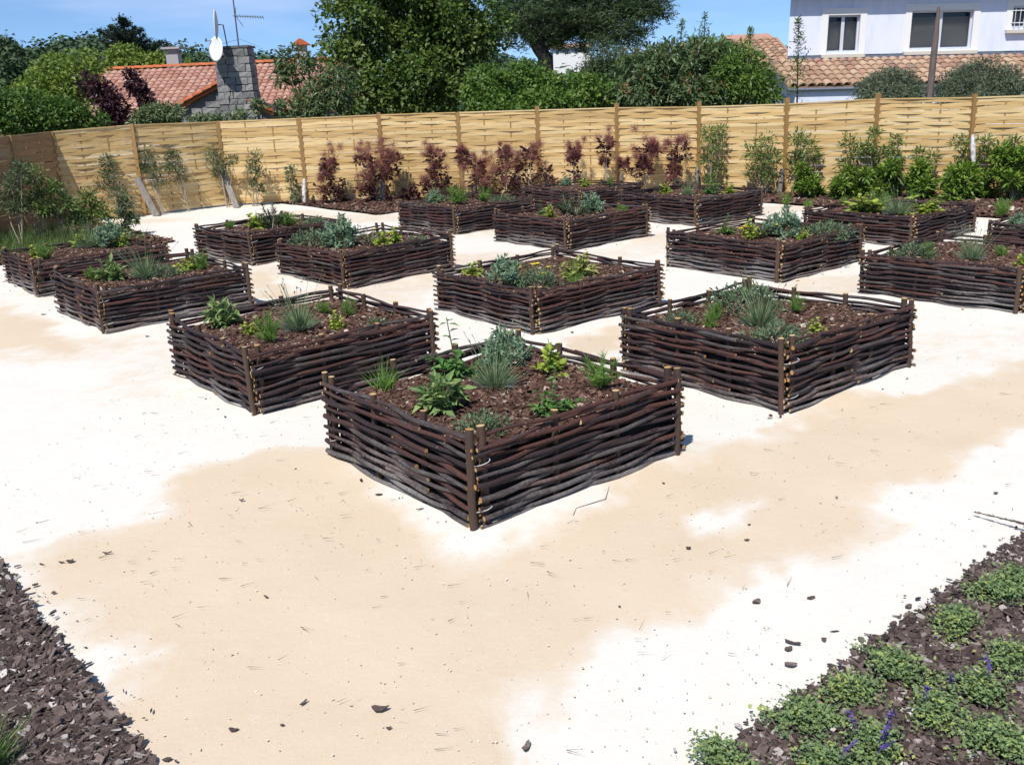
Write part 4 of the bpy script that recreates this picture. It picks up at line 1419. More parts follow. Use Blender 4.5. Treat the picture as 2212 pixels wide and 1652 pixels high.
def roof_tiles(parent, origin, ex, ey, width, depth, pitch, run, mat, rise=None, limit=300, skip=None, sheet='mortar', name='roof_tile', clip=None):
    """origin = eave corner, ex along the eave, ey up the slope (unit vectors)"""
    ex, ey = np.array(ex, float), np.array(ey, float)
    ez = np.cross(ex, ey)
    Mx = Matrix((ex, ey, ez)).transposed().to_4x4()
    Mx.translation = Vector(origin)
    dk = put('roof_deck', None, parent)
    dk.matrix_local = Mx
    cs = clip or [(0, 0), (width, 0), (width, depth), (0, depth)]
    dm = MB()
    nn_ = len(cs)
    dm.add([(x, y, -.012) for x, y in cs] + [(x, y, -.09) for x, y in cs], [list(range(nn_))])
    dm.F.append((np.array([[k, k + nn_, (k + 1) % nn_ + nn_, (k + 1) % nn_] for k in range(nn_)]), 0, np.full(nn_, .3)))
    dk.data = None
    ob = put('roof_deck', dm.mesh('roof_deck', M[mat]), parent)
    ob.matrix_local = Mx
    bpy.data.objects.remove(dk)
    meshes = [tile_mesh(pitch, run * 1.12, rise or pitch * .42, k, mat) for k in range(3)]
    cells = []
    for r_ in range(int(depth / run)):
        for c_ in range(int(width / pitch)):
            x, y = (c_ + .5) * pitch, r_ * run
            if poly_sd(np.array([[x, y + run * .5]]), cs)[0] < -.02:
                continue
            if skip and skip(x, y):
                continue
            cells.append((x, y))
    big = cells[:limit]
    for x, y in big:
        t_ = put(name, meshes[R.integers(3)], parent)
        t_.matrix_local = Mx @ Matrix.Translation((x + R.normal(0, .006), y + R.normal(0, .008), 0)) @ Matrix.Rotation(R.normal(0, .015), 4, 'Z')
    rest = cells[limit:]
    if rest:
        src = meshes[0]
        v = np.empty(len(src.vertices) * 3, np.float32)
        src.vertices.foreach_get('co', v)
        v = v.reshape(-1, 3)
        F_ = np.array([list(p.vertices) for p in src.polygons])
        mb_ = MB()
        for x, y in rest:
            mb_.add(v + np.array([x + R.normal(0, .006), y + R.normal(0, .008), 0]), F_, 0, np.clip(R.normal(.5, .25), 0, 1))
        o_ = put('upper_roof_tiles', mb_.mesh('upper_roof_tiles', M[mat], True), parent, kind='stuff')
        o_.matrix_local = Mx
    return Mx


def wall_with_holes(mb, x0, x1, z0, z1, holes, y=0., th=.3, mat=0):
    """rectangular wall in the XZ plane, front at y, openings as real holes"""
    xs_ = sorted({x0, x1, *[h[0] for h in holes], *[h[1] for h in holes]})
    zs_ = sorted({z0, z1, *[h[2] for h in holes], *[h[3] for h in holes]})
    for a, b_ in zip(xs_[:-1], xs_[1:]):
        for c, d in zip(zs_[:-1], zs_[1:]):
            xm, zm = (a + b_) / 2, (c + d) / 2
            if any(h[0] < xm < h[1] and h[2] < zm < h[3] for h in holes):
                continue
            mb.add([(a, y, c), (b_, y, c), (b_, y, d), (a, y, d)], [[0, 1, 2, 3]], mat)
    for h in holes:
        a, b_, c, d = h[:4]
        mb.add([(a, y, c), (b_, y, c), (b_, y, d), (a, y, d), (a, y + th, c), (b_, y + th, c), (b_, y + th, d), (a, y + th, d)], [[0, 4, 5, 1], [1, 5, 6, 2], [2, 6, 7, 3], [3, 7, 4, 0]], mat)


# --- pale blue house: the wall stands 32 m away, a lean-to roof in front of it
def blue_house():
    Yw = 32.0
    tilt = .022                                  # the garden slopes against the house's level
    o = at(1695, 124, Yw)
    zb = -1.4
    root = put('pale_blue_house', None, None, (o[0], Yw, zb), 0, 'pale blue rendered house with white window surrounds and lean-to tile roof', 'house', 'neighbouring houses')
    root.rotation_euler = (0, tilt, 0)

    def lx(px, py):                              # pixel on the wall plane -> local x, z
        p = at(px, py, Yw) - np.array([o[0], Yw, zb])
        c, s = math.cos(tilt), math.sin(tilt)
        return p[0] * c - p[2] * s, p[0] * s + p[2] * c
    x1 = 14.
    _, ztop = lx(1695, -12)
    _, zled = lx(1695, 123)
    W1 = (lx(1787, 75)[0], lx(1856, 75)[0], lx(1820, 115)[1], lx(1820, 33)[1])
    W2 = (lx(1966, 75)[0], lx(2099, 75)[0], lx(2030, 108)[1], lx(2030, 23)[1])
    W3 = (lx(2187, 35)[0], lx(2187, 35)[0] + .95, lx(2200, 62)[1], lx(2200, 14)[1])
    mb = MB()
    wall_with_holes(mb, 0, x1, zled + .02, ztop, [W1, W2, W3], 0, .22)
    mb.add([(0, 0, 0), (3.4, 9, 0), (3.4, 9, ztop + .2), (0, 0, ztop)], [[0, 1, 2, 3]])
    put('upper_wall', mb.mesh('upper_wall', M['render_blue']), root)
    put('eave_board', MB().box((x1 / 2 - .2, -.15, ztop + .05), (x1 + .8, .5, .14)).mesh('eave_board', M['grey_trim']), root)
    # surrounds
    for k, w_ in enumerate((W1, W2, W3)):
        a, b_, c, d = w_
        win = put('window', None, root, (0, 0, 0))
        s = MB()
        t = .2
        for bx in ((a - t, a, c - .04, d + t), (b_, b_ + t, c - .04, d + t), (a, b_, d, d + t)):
            s.box(((bx[0] + bx[1]) / 2, -.01, (bx[2] + bx[3]) / 2), (bx[1] - bx[0], .03, bx[3] - bx[2]))
        put('surround', s.mesh('surround', M['render_white']), win)
        put('sill', MB().box(((a + b_) / 2, -.04, c - .09), (b_ - a + .36, .2, .1)).mesh('sill', M['sillstone']), win)
        fr = MB()
        f_ = .055
        ym = .13
        for bx in ((a, a + f_, c, d), (b_ - f_, b_, c, d), (a + f_, b_ - f_, c, c + f_ * 1.4), (a + f_, b_ - f_, d - f_, d), ((a + b_) / 2 - .05, (a + b_) / 2 + .05, c + f_ * 1.4, d - f_)):
            fr.box(((bx[0] + bx[1]) / 2, ym, (bx[2] + bx[3]) / 2), (bx[1] - bx[0], .06, bx[3] - bx[2]))
        put('frame', fr.mesh('frame', M['whitepvc']), win)
        for q in (0, 1):
            xa = a + f_ if q == 0 else (a + b_) / 2 + .05
            xb = (a + b_) / 2 - .05 if q == 0 else b_ - f_
            put('pane', MB().box(((xa + xb) / 2, ym + .005, (c + d) / 2), (xb - xa, .012, d - c - .1)).mesh('pane', M['pane']), win)
        put('blind', MB().box(((a + b_) / 2, ym + .085, (c + d) / 2 - .08), (b_ - a - .02, .01, d - c - .2)).mesh('blind', M['blind']), win)
        put('dark_room_panel', MB().box(((a + b_) / 2, ym + .2, (c + d) / 2), (b_ - a + .1, .02, d - c + .1)).mesh('dark_room_panel', M['glass']), win)  # near-black sheet stands in for the shade of the room behind the blind
        if k == 2:
            g_ = MB()
            for q in range(6):
                xq = a + (b_ - a) * (q + .5) / 6
                g_.tube([(xq, -.03, c + .02), (xq, -.03, d - .02)], .012, 6)
            for zq in (.25, .8):
                g_.box(((a + b_) / 2, -.03, c + (d - c) * zq), (b_ - a + .06, .012, .03))
            put('window_grille', g_.mesh('window_grille', M['whitepvc'], True), win)
    # grey ledge where the lean-to meets the wall
    put('flashing', MB().box((x1 / 2, -.06, zled - .06), (x1, .12, .1)).mesh('flashing', M['grey_trim']), root)
    ze = lx(1760, 190)[1] + .04
    dY = 2.3
    dz = zled - .12 - ze
    Ln = math.hypot(dY, dz)
    roof_tiles(root, (-.55, -dY, ze), (1, 0, 0), (0, dY / Ln, dz / Ln), 9.6, Ln, .265, Ln / 6.0, 'tile_can', .1)
    put('gutter', MB().tube([(-.6, -dY - .02, ze - .08), (9.2, -dY - .02, ze - .07)], .045, 10).mesh('gutter', M['grey_trim'], True), root)
    lw = MB()
    wall_with_holes(lw, -.35, x1, 0, ze - .02, [(3.3, 5.3, .05, ze - 1.0)], -dY + .06, .2)
    lw.add([(-.35, -dY + .06, 0), (-.35, 0, 0), (-.35, 0, ze + dz * .8), (-.35, -dY + .06, ze - .02)], [[0, 3, 2, 1]])
    put('lower_wall', lw.mesh('lower_wall', M['render_blue']), root)
    put('door', MB().box((4.3, -dY + .2, ze / 2 - .5), (2.0, .06, ze - 1.0)).mesh('door', M['whitepvc']), root)
    put('lintel_band', MB().box((4.3, -dY + .05, ze - .72), (6.2, .03, .26)).mesh('lintel_band', M['render_white']), root)


blue_house()


# --- red roofed house with stone chimney
def red_house():
    Y0 = 41.0                                    # eave line
    eL, eR = at(120, 262, Y0), at(775, 238, Y0)
    zb = -1.2
    ox = eL[0]
    Wd = eR[0] - eL[0]
    ze = (eL[2] + eR[2]) / 2
    Yr = 46.5
    zr = at(350, 147, Yr)[2]
    root = put('red_roofed_house', None, None, (ox, Y0, zb), 0, 'low house with pink-red tile roof, stone gable and stone chimney', 'house', 'neighbouring houses')
    dz, dY = zr - ze, Yr - Y0
    Ln = math.hypot(dY, dz)
    rx0 = at(232, 150, Yr)[0] - ox               # ridge starts here, hip down to the left
    sl = np.array([0, dY / Ln, dz / Ln])
    clip = [(-.6, 0), (Wd, 0), (Wd, Ln), (rx0, Ln)]
    roof_tiles(root, (0, 0, ze - zb), (1, 0, 0), sl, Wd, Ln, .3, .4, 'tile_red', .085, 300, clip=clip)
    # ridge and hip caps
    cap = tile_mesh(.26, .48, .12, 5, 'tile_orange')

    def caps(a, b_):
        a, b_ = np.array(a, float), np.array(b_, float)
        d = b_ - a
        L_ = np.linalg.norm(d)
        d /= L_
        s = np.cross(d, [0, 0, 1.])
        s /= np.linalg.norm(s)
        u_ = np.cross(s, d)
        Mx = Matrix((s, d, u_)).transposed().to_4x4()
        for k in range(int(L_ / .42)):
            t_ = put('ridge_tile', cap, root)
            Mk = Mx.copy()
            Mk.translation = Vector(a + d * .42 * k)
            t_.matrix_local = Mk
    zt = zr - zb
    caps((rx0, dY, zt + .02), (Wd, dY, zt + .02))
    caps((-.6, 0, ze - zb + .04), (rx0, dY, zt + .02))
    # back slope and walls
    bk = MB().add([(rx0, dY, zt), (Wd, dY, zt), (Wd, dY * 2, ze - zb), (rx0 - 2, dY * 2, ze - zb)], [[0, 1, 2, 3]])
    bk.add([(-.6, 0, ze - zb - .1), (rx0, dY, zt - .03), (rx0 - 2, dY * 2, ze - zb)], [[0, 1, 2]])
    put('rear_roof', bk.mesh('rear_roof', M['tile_red']), root)
    wl_ = MB().box((Wd / 2, dY + .3, (ze - zb - .15) / 2), (Wd - .6, dY * 2 - .5, ze - zb - .15))
    put('wall', wl_.mesh('wall', M['render_white']), root)
    # front gable of stone carrying the chimney
    Yg = 39.4
    ap = at(487, 176, Yg) - np.array([ox, Y0, zb])
    lf = at(380, 232, Yg) - np.array([ox, Y0, zb])
    rt = at(592, 243, Yg) - np.array([ox, Y0, zb])
    gw = MB()
    yg = Yg - Y0
    gw.add([(lf[0] + .15, yg + .12, 0), (rt[0] - .15, yg + .12, 0), (rt[0] - .15, yg + .12, rt[2] - .1), (ap[0], yg + .12, ap[2] - .12), (lf[0] + .15, yg + .12, lf[2] - .1)], [[0, 1, 2, 3, 4]])
    gw.add([(lf[0] + .15, yg + .12, 0), (lf[0] + .15, yg + .12, lf[2] - .1), (lf[0] + .15, 1, lf[2] - .1), (lf[0] + .15, 1, 0)], [[0, 1, 2, 3]])
    gable = put('stone_gable', gw.mesh('stone_gable', M['mortar']), root)
    zrow = .2
    while zrow < ap[2] - .3:
        hh = R.uniform(.2, .3)
        x = lf[0] + .2
        while x < rt[0] - .3:
            ww = R.uniform(.3, .6)
            top = zrow + hh
            lim = lambda q: np.interp(q, [lf[0], ap[0], rt[0]], [lf[2], ap[2], rt[2]]) - .18
            if top < min(lim(x), lim(x + ww)) and zrow > 1.6:
                put('stone', MB().box((0, 0, 0), (ww - .03, .1, hh - .03), jit=.012).mesh('stone', M['stone']), gable, (x + ww / 2, yg + .09, zrow + hh / 2))
            x += ww
        zrow += hh
    # verge tiles and boards
    for e, sg in ((lf, -1), (rt, 1)):
        tgt = np.array([ap[0] + sg * .1, yg - .05, ap[2]]) if sg < 0 else np.array([ap[0] + .25, yg - .05, ap[2] - .5])
        st = np.array([e[0], yg - .05, e[2]])
        caps(st, tgt)
        d = tgt - st
        bd = MB()
        bd.tube([st - [0, 0, .09], tgt - [0, 0, .09]], .05, 4)
        put('verge_board', bd.mesh('verge_board', M['tile_orange']), root)
        # wing slope running back into the main roof
        pl = MB().add([st, tgt, tgt + [0, 3.4, 0], st + [0, 3.4, 0]], [[0, 1, 2, 3] if sg < 0 else [3, 2, 1, 0]])
        put('wing_roof', pl.mesh('wing_roof', M['tile_red']), root)
    # chimney
    cb, ctp = at(512, 212, Yg - .1), at(512, 104, Yg - .1)
    cx = cb[0] - ox
    kx = (Yg) * 1. / F_PX
    wb, wt_ = 78 * kx, 68 * kx
    z0, z1 = cb[2] - zb - 1.2, ctp[2] - zb
    ch = put('chimney', MB().box((0, 0, (z0 + z1) / 2), (wt_ - .1, .8, z1 - z0)).mesh('chimney', M['mortar']), root, (cx, yg + .35, 0))
    z = z0
    while z < z1 - .08:
        hh = min(R.uniform(.2, .3), z1 - z)
        wd = wb + (wt_ - wb) * (z - z0) / (z1 - z0)
        for ys_ in (-.45, .45):
            x = -wd / 2
            while x < wd / 2 - .05:
                ww = min(R.uniform(.25, .5), wd / 2 - x)
                put('stone', MB().box((0, 0, 0), (ww - .025, .14, hh - .025), jit=.012).mesh('stone', M['stone']), ch, (x + ww / 2, ys_, z + hh / 2))
                x += ww
        for xs_ in (-1, 1):
            for yy in (-.2, .2):
                put('stone', MB().box((0, 0, 0), (.14, .38, hh - .025), jit=.012).mesh('stone', M['stone']), ch, (xs_ * (wd / 2 - .07), yy, z + hh / 2))
        z += hh
    put('cap_slab', MB().box((0, 0, z1 + .04), (wt_ + .08, 1.1, .08), jit=.008).mesh('cap_slab', M['stone']), ch)
    # small concrete chimney on the ridge
    p = at(378, 143, 47.5) - np.array([ox, Y0, zb])
    sm = put('small_chimney', MB().box((0, 0, -.1), (.55, .55, 1.3)).mesh('small_chimney', M['concrete']), root, p)
    put('chimney_cap', MB().box((0, 0, .78), (.85, .85, .09), jit=.004).box((0, 0, .6), (.4, .4, .28)).mesh('chimney_cap', M['concrete']), sm)
    p = at(655, 140, 46.) - np.array([ox, Y0, zb])
    sm = put('small_chimney', MB().box((0, 0, -.2), (.42, .5, 2.0)).mesh('small_chimney', M['concrete']), root, p)
    cc = MB()
    cc.add([(-.4, -.4, .82), (.4, -.4, .82), (.4, .4, .82), (-.4, .4, .82), (0, -.4, 1.1), (0, .4, 1.1)], [[0, 1, 4], [2, 3, 5]])
    cc.F.append((np.array([[0, 4, 5, 3], [1, 2, 5, 4]]), 0, np.array([.5, .5])))
    put('chimney_cap', cc.mesh('chimney_cap', M['tile_orange']), sm)
    return ox, Y0, zb, Yg


HX, HY, HZ, YG = red_house()


# --- aerial and dishes by the chimney
def dish(label, px, py, Y, rad, face, mast):
    p = at(px, py, Y)
    root = put('satellite_dish', None, None, p, 0, label, 'satellite dish', 'dishes on the chimney')
    f_ = np.array(face, float)
    f_ /= np.linalg.norm(f_)
    s = np.cross([0, 0, 1.], f_)
    s /= np.linalg.norm(s)
    u_ = np.cross(f_, s)
    V_, F_ = [(0, 0, 0)], []
    tailc = -f_ * .02
    nr, ns = 5, 28
    for layer in (0, 1):
        for r_ in range(1, nr + 1):
            rr = rad * r_ / nr
            dep = .16 * rad * (r_ / nr) ** 2
            for q in range(ns):
                a = q * 2 * PI / ns
                V_.append(s * math.cos(a) * rr + u_ * math.sin(a) * rr * 1.08 + f_ * (dep - .02 * layer))
    V_.append(tailc)
    V_ = np.array([np.array(v, float) for v in V_])
    F4 = []
    for layer in (0, 1):
        o_ = 1 + layer * nr * ns
        for r_ in range(nr - 1):
            for q in range(ns):
                F4.append([o_ + r_ * ns + q, o_ + r_ * ns + (q + 1) % ns, o_ + (r_ + 1) * ns + (q + 1) % ns, o_ + (r_ + 1) * ns + q])
        for q in range(0, ns, 2):
            F4.append([0 if layer == 0 else 1 + 2 * nr * ns, o_ + (q + 2) % ns, o_ + (q + 1) % ns, o_ + q])
    for q in range(ns):
        a, b_ = 1 + (nr - 1) * ns + q, 1 + (nr - 1) * ns + (q + 1) % ns
        F4.append([a, b_, b_ + nr * ns, a + nr * ns])
    put('reflector', MB().add(V_, F4).mesh('reflector', M['dish'], True), root)
    arm = MB().tube([-u_ * rad * 1.0, -u_ * rad * 1.15 + f_ * rad * .5, f_ * rad * 1.0 - u_ * rad * 1.2], .016, 6)
    arm.tube([f_ * rad * .95 - u_ * rad * 1.22, f_ * rad * .9 - u_ * rad * 1.0], .032, 8)
    put('feed_arm', arm.mesh('feed_arm', M['darkmetal'], True), root)
    put('bracket', MB().tube([f_ * -.03, f_ * -.2, np.array(mast, float)], .025, 6).mesh('bracket', M['darkmetal'], True), root)


dish('big white satellite dish facing the garden beside the stone chimney', 469, 107, YG - .7, .42, (-.62, -.75, .12), (.35, .6, -.25))
dish('thin edge-on satellite dish mounted above the big white one', 470, 54, YG - .5, .5, (-.985, -.17, .06), (.2, .3, -.9))
p0, p1 = at(516, 104, YG + .2), at(500, -30, YG + .2)
ra = put('rooftop_aerial', None, None, p0, 0, 'tall mast aerial with comb-like boom on top of the stone chimney', 'aerial')
put('mast', MB().tube([p0 - p0 - [0, 0, .3], p1 - p0], [.03, .024], 8).mesh('mast', M['darkmetal'], True), ra)
b0, b1 = at(503, 35, YG + .2) - p0, at(568, 38, YG - .3) - p0
bm_ = MB().tube([b0, b1], .014, 6)
put('boom', bm_.mesh('boom', M['darkmetal'], True), ra)
for k in range(11):
    c = b0 + (b1 - b0) * (.15 + .085 * k)
    put('element', MB().tube([c + [0.02, -.16, .04], c + [-.02, .16, -.04]], .011, 5).mesh('element', M['darkmetal']), ra)
put('reflector_panel', MB().tube([b0 + [.15, 0, .3], b0 + [.1, 0, 0], b0 + [.35, 0, -.4]], .012, 5).mesh('reflector_panel', M['darkmetal']), ra)
c0 = at(518, 85, YG + .2) - p0
put('guy_wire', MB().tube([c0, at(560, 102, YG) - p0], .006, 4).tube([c0, at(478, 96, YG) - p0], .006, 4).mesh('guy_wire', M['darkmetal']), ra)

# --- far houses
def small_house(label, px0, px1, py_eave, py_base, py_ridge, Y, wallm, roofm, depth=7., wins=3):
    a, b_ = at(px0, py_base, Y), at(px1, py_base, Y)
    ev, rg_ = at(px0, py_eave, Y)[2], at((px0 + px1) / 2, py_ridge, Y + depth / 2)[2]
    x0, zb = a[0], min(a[2], float(terrain(a[0], Y))) - .3
    wd = b_[0] - a[0]
    h = ev - zb
    hr = rg_ - zb
    root = put('village_house', None, None, (x0, Y, zb), 0, label, 'house', 'neighbouring houses')
    zs = a[2] - zb
    holes = [(wd * (k + .32) / wins, wd * (k + .62) / wins, zs + (h - zs) * .3, zs + (h - zs) * .75) for k in range(wins)]
    mb_ = MB()
    wall_with_holes(mb_, 0, wd, 0, h, holes, 0, .15)
    mb_.add([(0, 0, 0), (0, depth, 0), (0, depth, h), (0, depth / 2, hr - .1), (0, 0, h)], [[0, 1, 2, 3, 4]])
    mb_.add([(wd, 0, 0), (wd, depth, 0), (wd, depth, h), (wd, depth / 2, hr - .1), (wd, 0, h)], [[4, 3, 2, 1, 0]])
    put('wall', mb_.mesh('wall', wallm), root)
    for hl in holes:
        w_ = put('window', MB().box(((hl[0] + hl[1]) / 2, .14, (hl[2] + hl[3]) / 2), (hl[1] - hl[0], .03, hl[3] - hl[2])).mesh('window', M['glass']), root)
        put('frame', MB().box(((hl[0] + hl[1]) / 2, .11, (hl[2] + hl[3]) / 2), (.06, .03, hl[3] - hl[2])).mesh('frame', M['whitepvc']), w_)
    rf = MB()
    o_ = .35
    rf.add([(-o_, -o_, h - .05), (wd + o_, -o_, h - .05), (wd + o_, depth / 2, hr), (-o_, depth / 2, hr), (wd + o_, depth + o_, h - .05), (-o_, depth + o_, h - .05)], [[0, 1, 2, 3], [3, 2, 4, 5]])
    rf.add([(-o_, -o_, h - .2), (wd + o_, -o_, h - .2), (wd + o_, -o_, h - .05), (-o_, -o_, h - .05)], [[0, 1, 2, 3]])
    put('roof', rf.mesh('roof', roofm), root)
    return root


small_house('distant cream house glimpsed under the pine crown', 1195, 1275, 103, 126, 94, 130., M['render_white'], M['tile_can'], wins=4)
small_house('distant white house with pale roof right of the pine', 1528, 1562, 104, 118, 93, 120., M['render_white'], M['tile_can'], wins=2)
small_house('distant white house with red roof beside the blue house', 1585, 1670, 92, 125, 74, 110., M['render_white'], M['tile_red'], wins=4)
nh = small_house('grey neighbouring house with canal tiles touching the blue house', 1640, 1702, 140, 200, 82, 37., M['concrete'], M['tile_can'], 6., 1)
_rf = [c for c in nh.children if c.name.startswith('roof')][0]
_v = [np.array(v.co) for v in _rf.data.vertices]
_w, _e = _v[1][0] - _v[0][0], _v[3] - _v[0]
roof_tiles(nh, _v[0] + np.array([0, 0, .03]), (1, 0, 0), _e / np.linalg.norm(_e), _w, np.linalg.norm(_e), .265, .36, 'tile_can', .1)

# wooden pole behind the fence
a, b_ = at(2006, 216, 21.5), at(2028, 15, 21.5)
ft = np.array([a[0] - .05, 21.5, float(terrain(a[0], 21.5))])
h = np.linspace(0, 1, 8)[:, None]
P = (ft * (1 - h) + b_ * h) - ft
pl = MB().tube(P, np.r_[.085, .082, .078, .074, .07, .068, .064, .03], 10)
pr = put('wooden_pole', pl.mesh('wooden_pole', M['pole'], True), None, ft, 0, 'tall weathered wooden pole with pointed top between the olive trees', 'pole')

# ------------------------------------------------------------------ planting along the fence
def fence_dist(px, py_hint, gap):
    """a place on the ground 'gap' metres this side of the fence, seen at column px"""
    d = ray(px, py_hint)
    best = None
    for Y in np.linspace(8, 24, 400):
        x = d[0] / d[1] * Y
        if fence_y(x) - Y < gap:
            return np.array([x, Y, 0.])
    return np.array([d[0] / d[1] * 15, 15, 0.])


def zat(px, py, p):
    """height above the ground of pixel row py at place p"""
    return at(px, py, p[1])


def smoke_bush(label, tops, base_px, gap=.55):
    foot = fence_dist(base_px, 430, gap)
    root = put('smoke_bush', None, None, foot, 0, label, 'shrub', 'purple smoke bushes along the fence')
    lf, pl_, st = MB(), MB(), MB()
    kpx = foot[1] / F_PX
    for (px, py, r_, fuzz) in tops:
        c = at(px, py, foot[1] + R.normal(0, .06)) - foot
        c[2] = max(c[2], .12)
        rr = r_ * kpx
        m1 = np.array([c[0] * .4, c[1] * .4, c[2] * .5])
        st.tube([(R.normal(0, .03), R.normal(0, .02), -.02), m1, c * .97], [.012, .009, .005], 5, caps=(0, 0))
        n_ = int(20 + 210 * rr)
        D = dirs(n_, -.5, .8)
        P = c + D * rr * R.uniform(.25, .95, (n_, 1)) - np.array([0, 0, rr * .35 if fuzz else 0])
        L = R.uniform(.07, .115, n_)
        lf.leaves(P, D + R.normal(0, .3, (n_, 3)), jitn(D), L, L * .62, 0, np.clip(R.normal(.45, .25, n_), 0, 1), .1, .1)
        if fuzz:
            for _ in range(int(5 + fuzz)):
                cc = c + R.normal(0, .55, 3) * rr + np.array([0, 0, rr * .25])
                k = 190
                Dd = dirs(k, -1, 1)
                P0 = cc + Dd * rr * R.uniform(.0, .35, (k, 1))
                P1 = P0 + (Dd + R.normal(0, .5, (k, 3))) * R.uniform(.03, .085, (k, 1))
                pl_.strands(P0, P1, .0055, 0, np.clip(R.normal(R.uniform(.3, .7), .2, k), 0, 1))
    put('foliage', lf.mesh('foliage', LM['smoke']), root)
    if pl_.n:
        put('plumes', pl_.mesh('plumes', LM['plume']), root)
    put('stems', st.mesh('stems', M['stem'], True), root)


SMOKE = [
    ('leftmost purple smoke bush, standing alone right of the white stake', [(712, 350, 22, 6), (705, 375, 18, 5), (700, 405, 24, 5), (725, 400, 20, 0), (715, 425, 24, 0), (740, 425, 12, 0)], 716),
    ('largest tangled purple smoke bush with a pale stake inside it', [(785, 340, 20, 5), (815, 348, 28, 8), (850, 342, 22, 5), (800, 380, 22, 5), (830, 375, 18, 3), (795, 405, 20, 4), (820, 420, 28, 0), (850, 375, 16, 0), (800, 440, 22, 0)], 815),
    ('low dark smoke bush with few plumes left of the tall ones', [(880, 420, 18, 0), (905, 410, 16, 0), (893, 435, 16, 0)], 890),
    ('tall purple smoke bush behind the far bed with silver wormwood', [(938, 335, 22, 6), (945, 362, 22, 5), (925, 390, 18, 2), (955, 395, 24, 0), (940, 415, 26, 0)], 942),
    ('small topped smoke bush in front of a fence post', [(1000, 332, 17, 4), (1003, 352, 10, 0)], 1002),
    ('rounded plum coloured smoke bush with wide fuzzy middle', [(1035, 378, 32, 9), (1030, 352, 18, 3), (1040, 405, 26, 2), (1030, 425, 26, 0)], 1033),
    ('dark leafy smoke bush with one tall fuzzy shoot', [(1090, 322, 10, 1), (1095, 345, 20, 6), (1085, 370, 22, 3), (1100, 390, 24, 0), (1095, 415, 28, 0), (1115, 410, 16, 0)], 1095),
    ('forked smoke bush leaning right behind the farthest bed', [(1145, 330, 24, 7), (1135, 355, 18, 4), (1140, 385, 20, 0), (1178, 375, 18, 0), (1190, 395, 14, 0), (1145, 410, 22, 0)], 1148),
    ('little round-headed smoke bush on thin stems above dark leaves', [(1240, 325, 16, 5), (1238, 345, 12, 1), (1238, 380, 20, 0)], 1240),
    ('spindly smoke bush reaching highest against a fence post', [(1310, 305, 20, 4), (1305, 325, 12, 0), (1306, 350, 8, 1)], 1310),
    ('smoke bush with wide branching head right of the spindly one', [(1395, 322, 26, 7), (1412, 318, 14, 3), (1390, 350, 16, 4), (1395, 372, 20, 0), (1348, 352, 12, 2), (1355, 375, 14, 0)], 1390),
    ('rightmost purple smoke bush with two separate fuzzy heads', [(1468, 322, 26, 8), (1460, 345, 12, 0), (1455, 366, 15, 5), (1452, 395, 14, 0)], 1460)]
for lb, tp, bp in SMOKE:
    smoke_bush(lb, tp, bp)


def wispy(label, tops, base_px, mat, name='leafy_shrub', gap=.5, grp='shrubs along the fence', L=.085, ratio=.3, dens=1.0, base_py=430, foot=None):
    foot = fence_dist(base_px, base_py, gap) if foot is None else foot
    root = put(name, None, None, foot, 0, label, 'shrub', grp)
    lf, st = MB(), MB()
    kpx = foot[1] / F_PX
    for (px, py, r_) in tops:
        c = at(px, py, foot[1] + R.normal(0, .08)) - foot
        rr = r_ * kpx
        m1 = np.array([c[0] * .45 + R.normal(0, .03), c[1] * .4, c[2] * .55])
        st.tube([(R.normal(0, .03), R.normal(0, .02), -.02), m1, c], [.011, .008, .004], 5, caps=(0, 0))
        n_ = int((70 + 700 * rr) * dens)
        D = dirs(n_, -.6, 1)
        P = c + D * rr * R.uniform(.15, 1.05, (n_, 1))
        tw = MB()
        for q in P[:: max(1, n_ // 7)]:
            st.tube([c * .9 + m1 * .1, q], [.004, .002], 4, caps=(0, 0))
        Ls = R.uniform(.7, 1.25, n_) * L
        lf.leaves(P, D + R.normal(0, .45, (n_, 3)), jitn(D), Ls, Ls * ratio, 0, np.clip(R.normal(.5, .25, n_), 0, 1), .15, .1)
    put('foliage', lf.mesh('foliage', mat), root)
    put('stems', st.mesh('stems', M['stem'], True), root)
    return root


OL, WI, LA = LM['oley'], LM['wisp'], LM['laur']
for lb, tp, bp in [
        ('wispy grey-green shrub, leftmost against the yellow fence', [(230, 352, 18), (240, 380, 22), (222, 400, 18), (255, 415, 18)], 262),
        ('slim shrub with bushy top behind the grey leaning plank', [(318, 340, 20), (330, 365, 16), (345, 395, 16), (310, 365, 10)], 345),
        ('wispy shrub with crooked pale stem between the two planks', [(375, 335, 16), (382, 360, 18), (388, 385, 16), (365, 360, 8)], 405),
        ('dense-topped shrub growing against the fence corner post', [(462, 340, 24), (478, 358, 16), (470, 375, 10), (505, 348, 11)], 490),
        ('narrow upright shrub right of the corner post', [(552, 345, 18), (545, 362, 14), (560, 375, 12), (548, 395, 9), (562, 410, 9)], 548),
        ('short narrow shrub left of the white stake', [(627, 368, 9), (628, 385, 10), (634, 405, 12), (638, 425, 12)], 636)]:
    wispy(lb, tp, bp, OL, dens=.75, gap=.35)
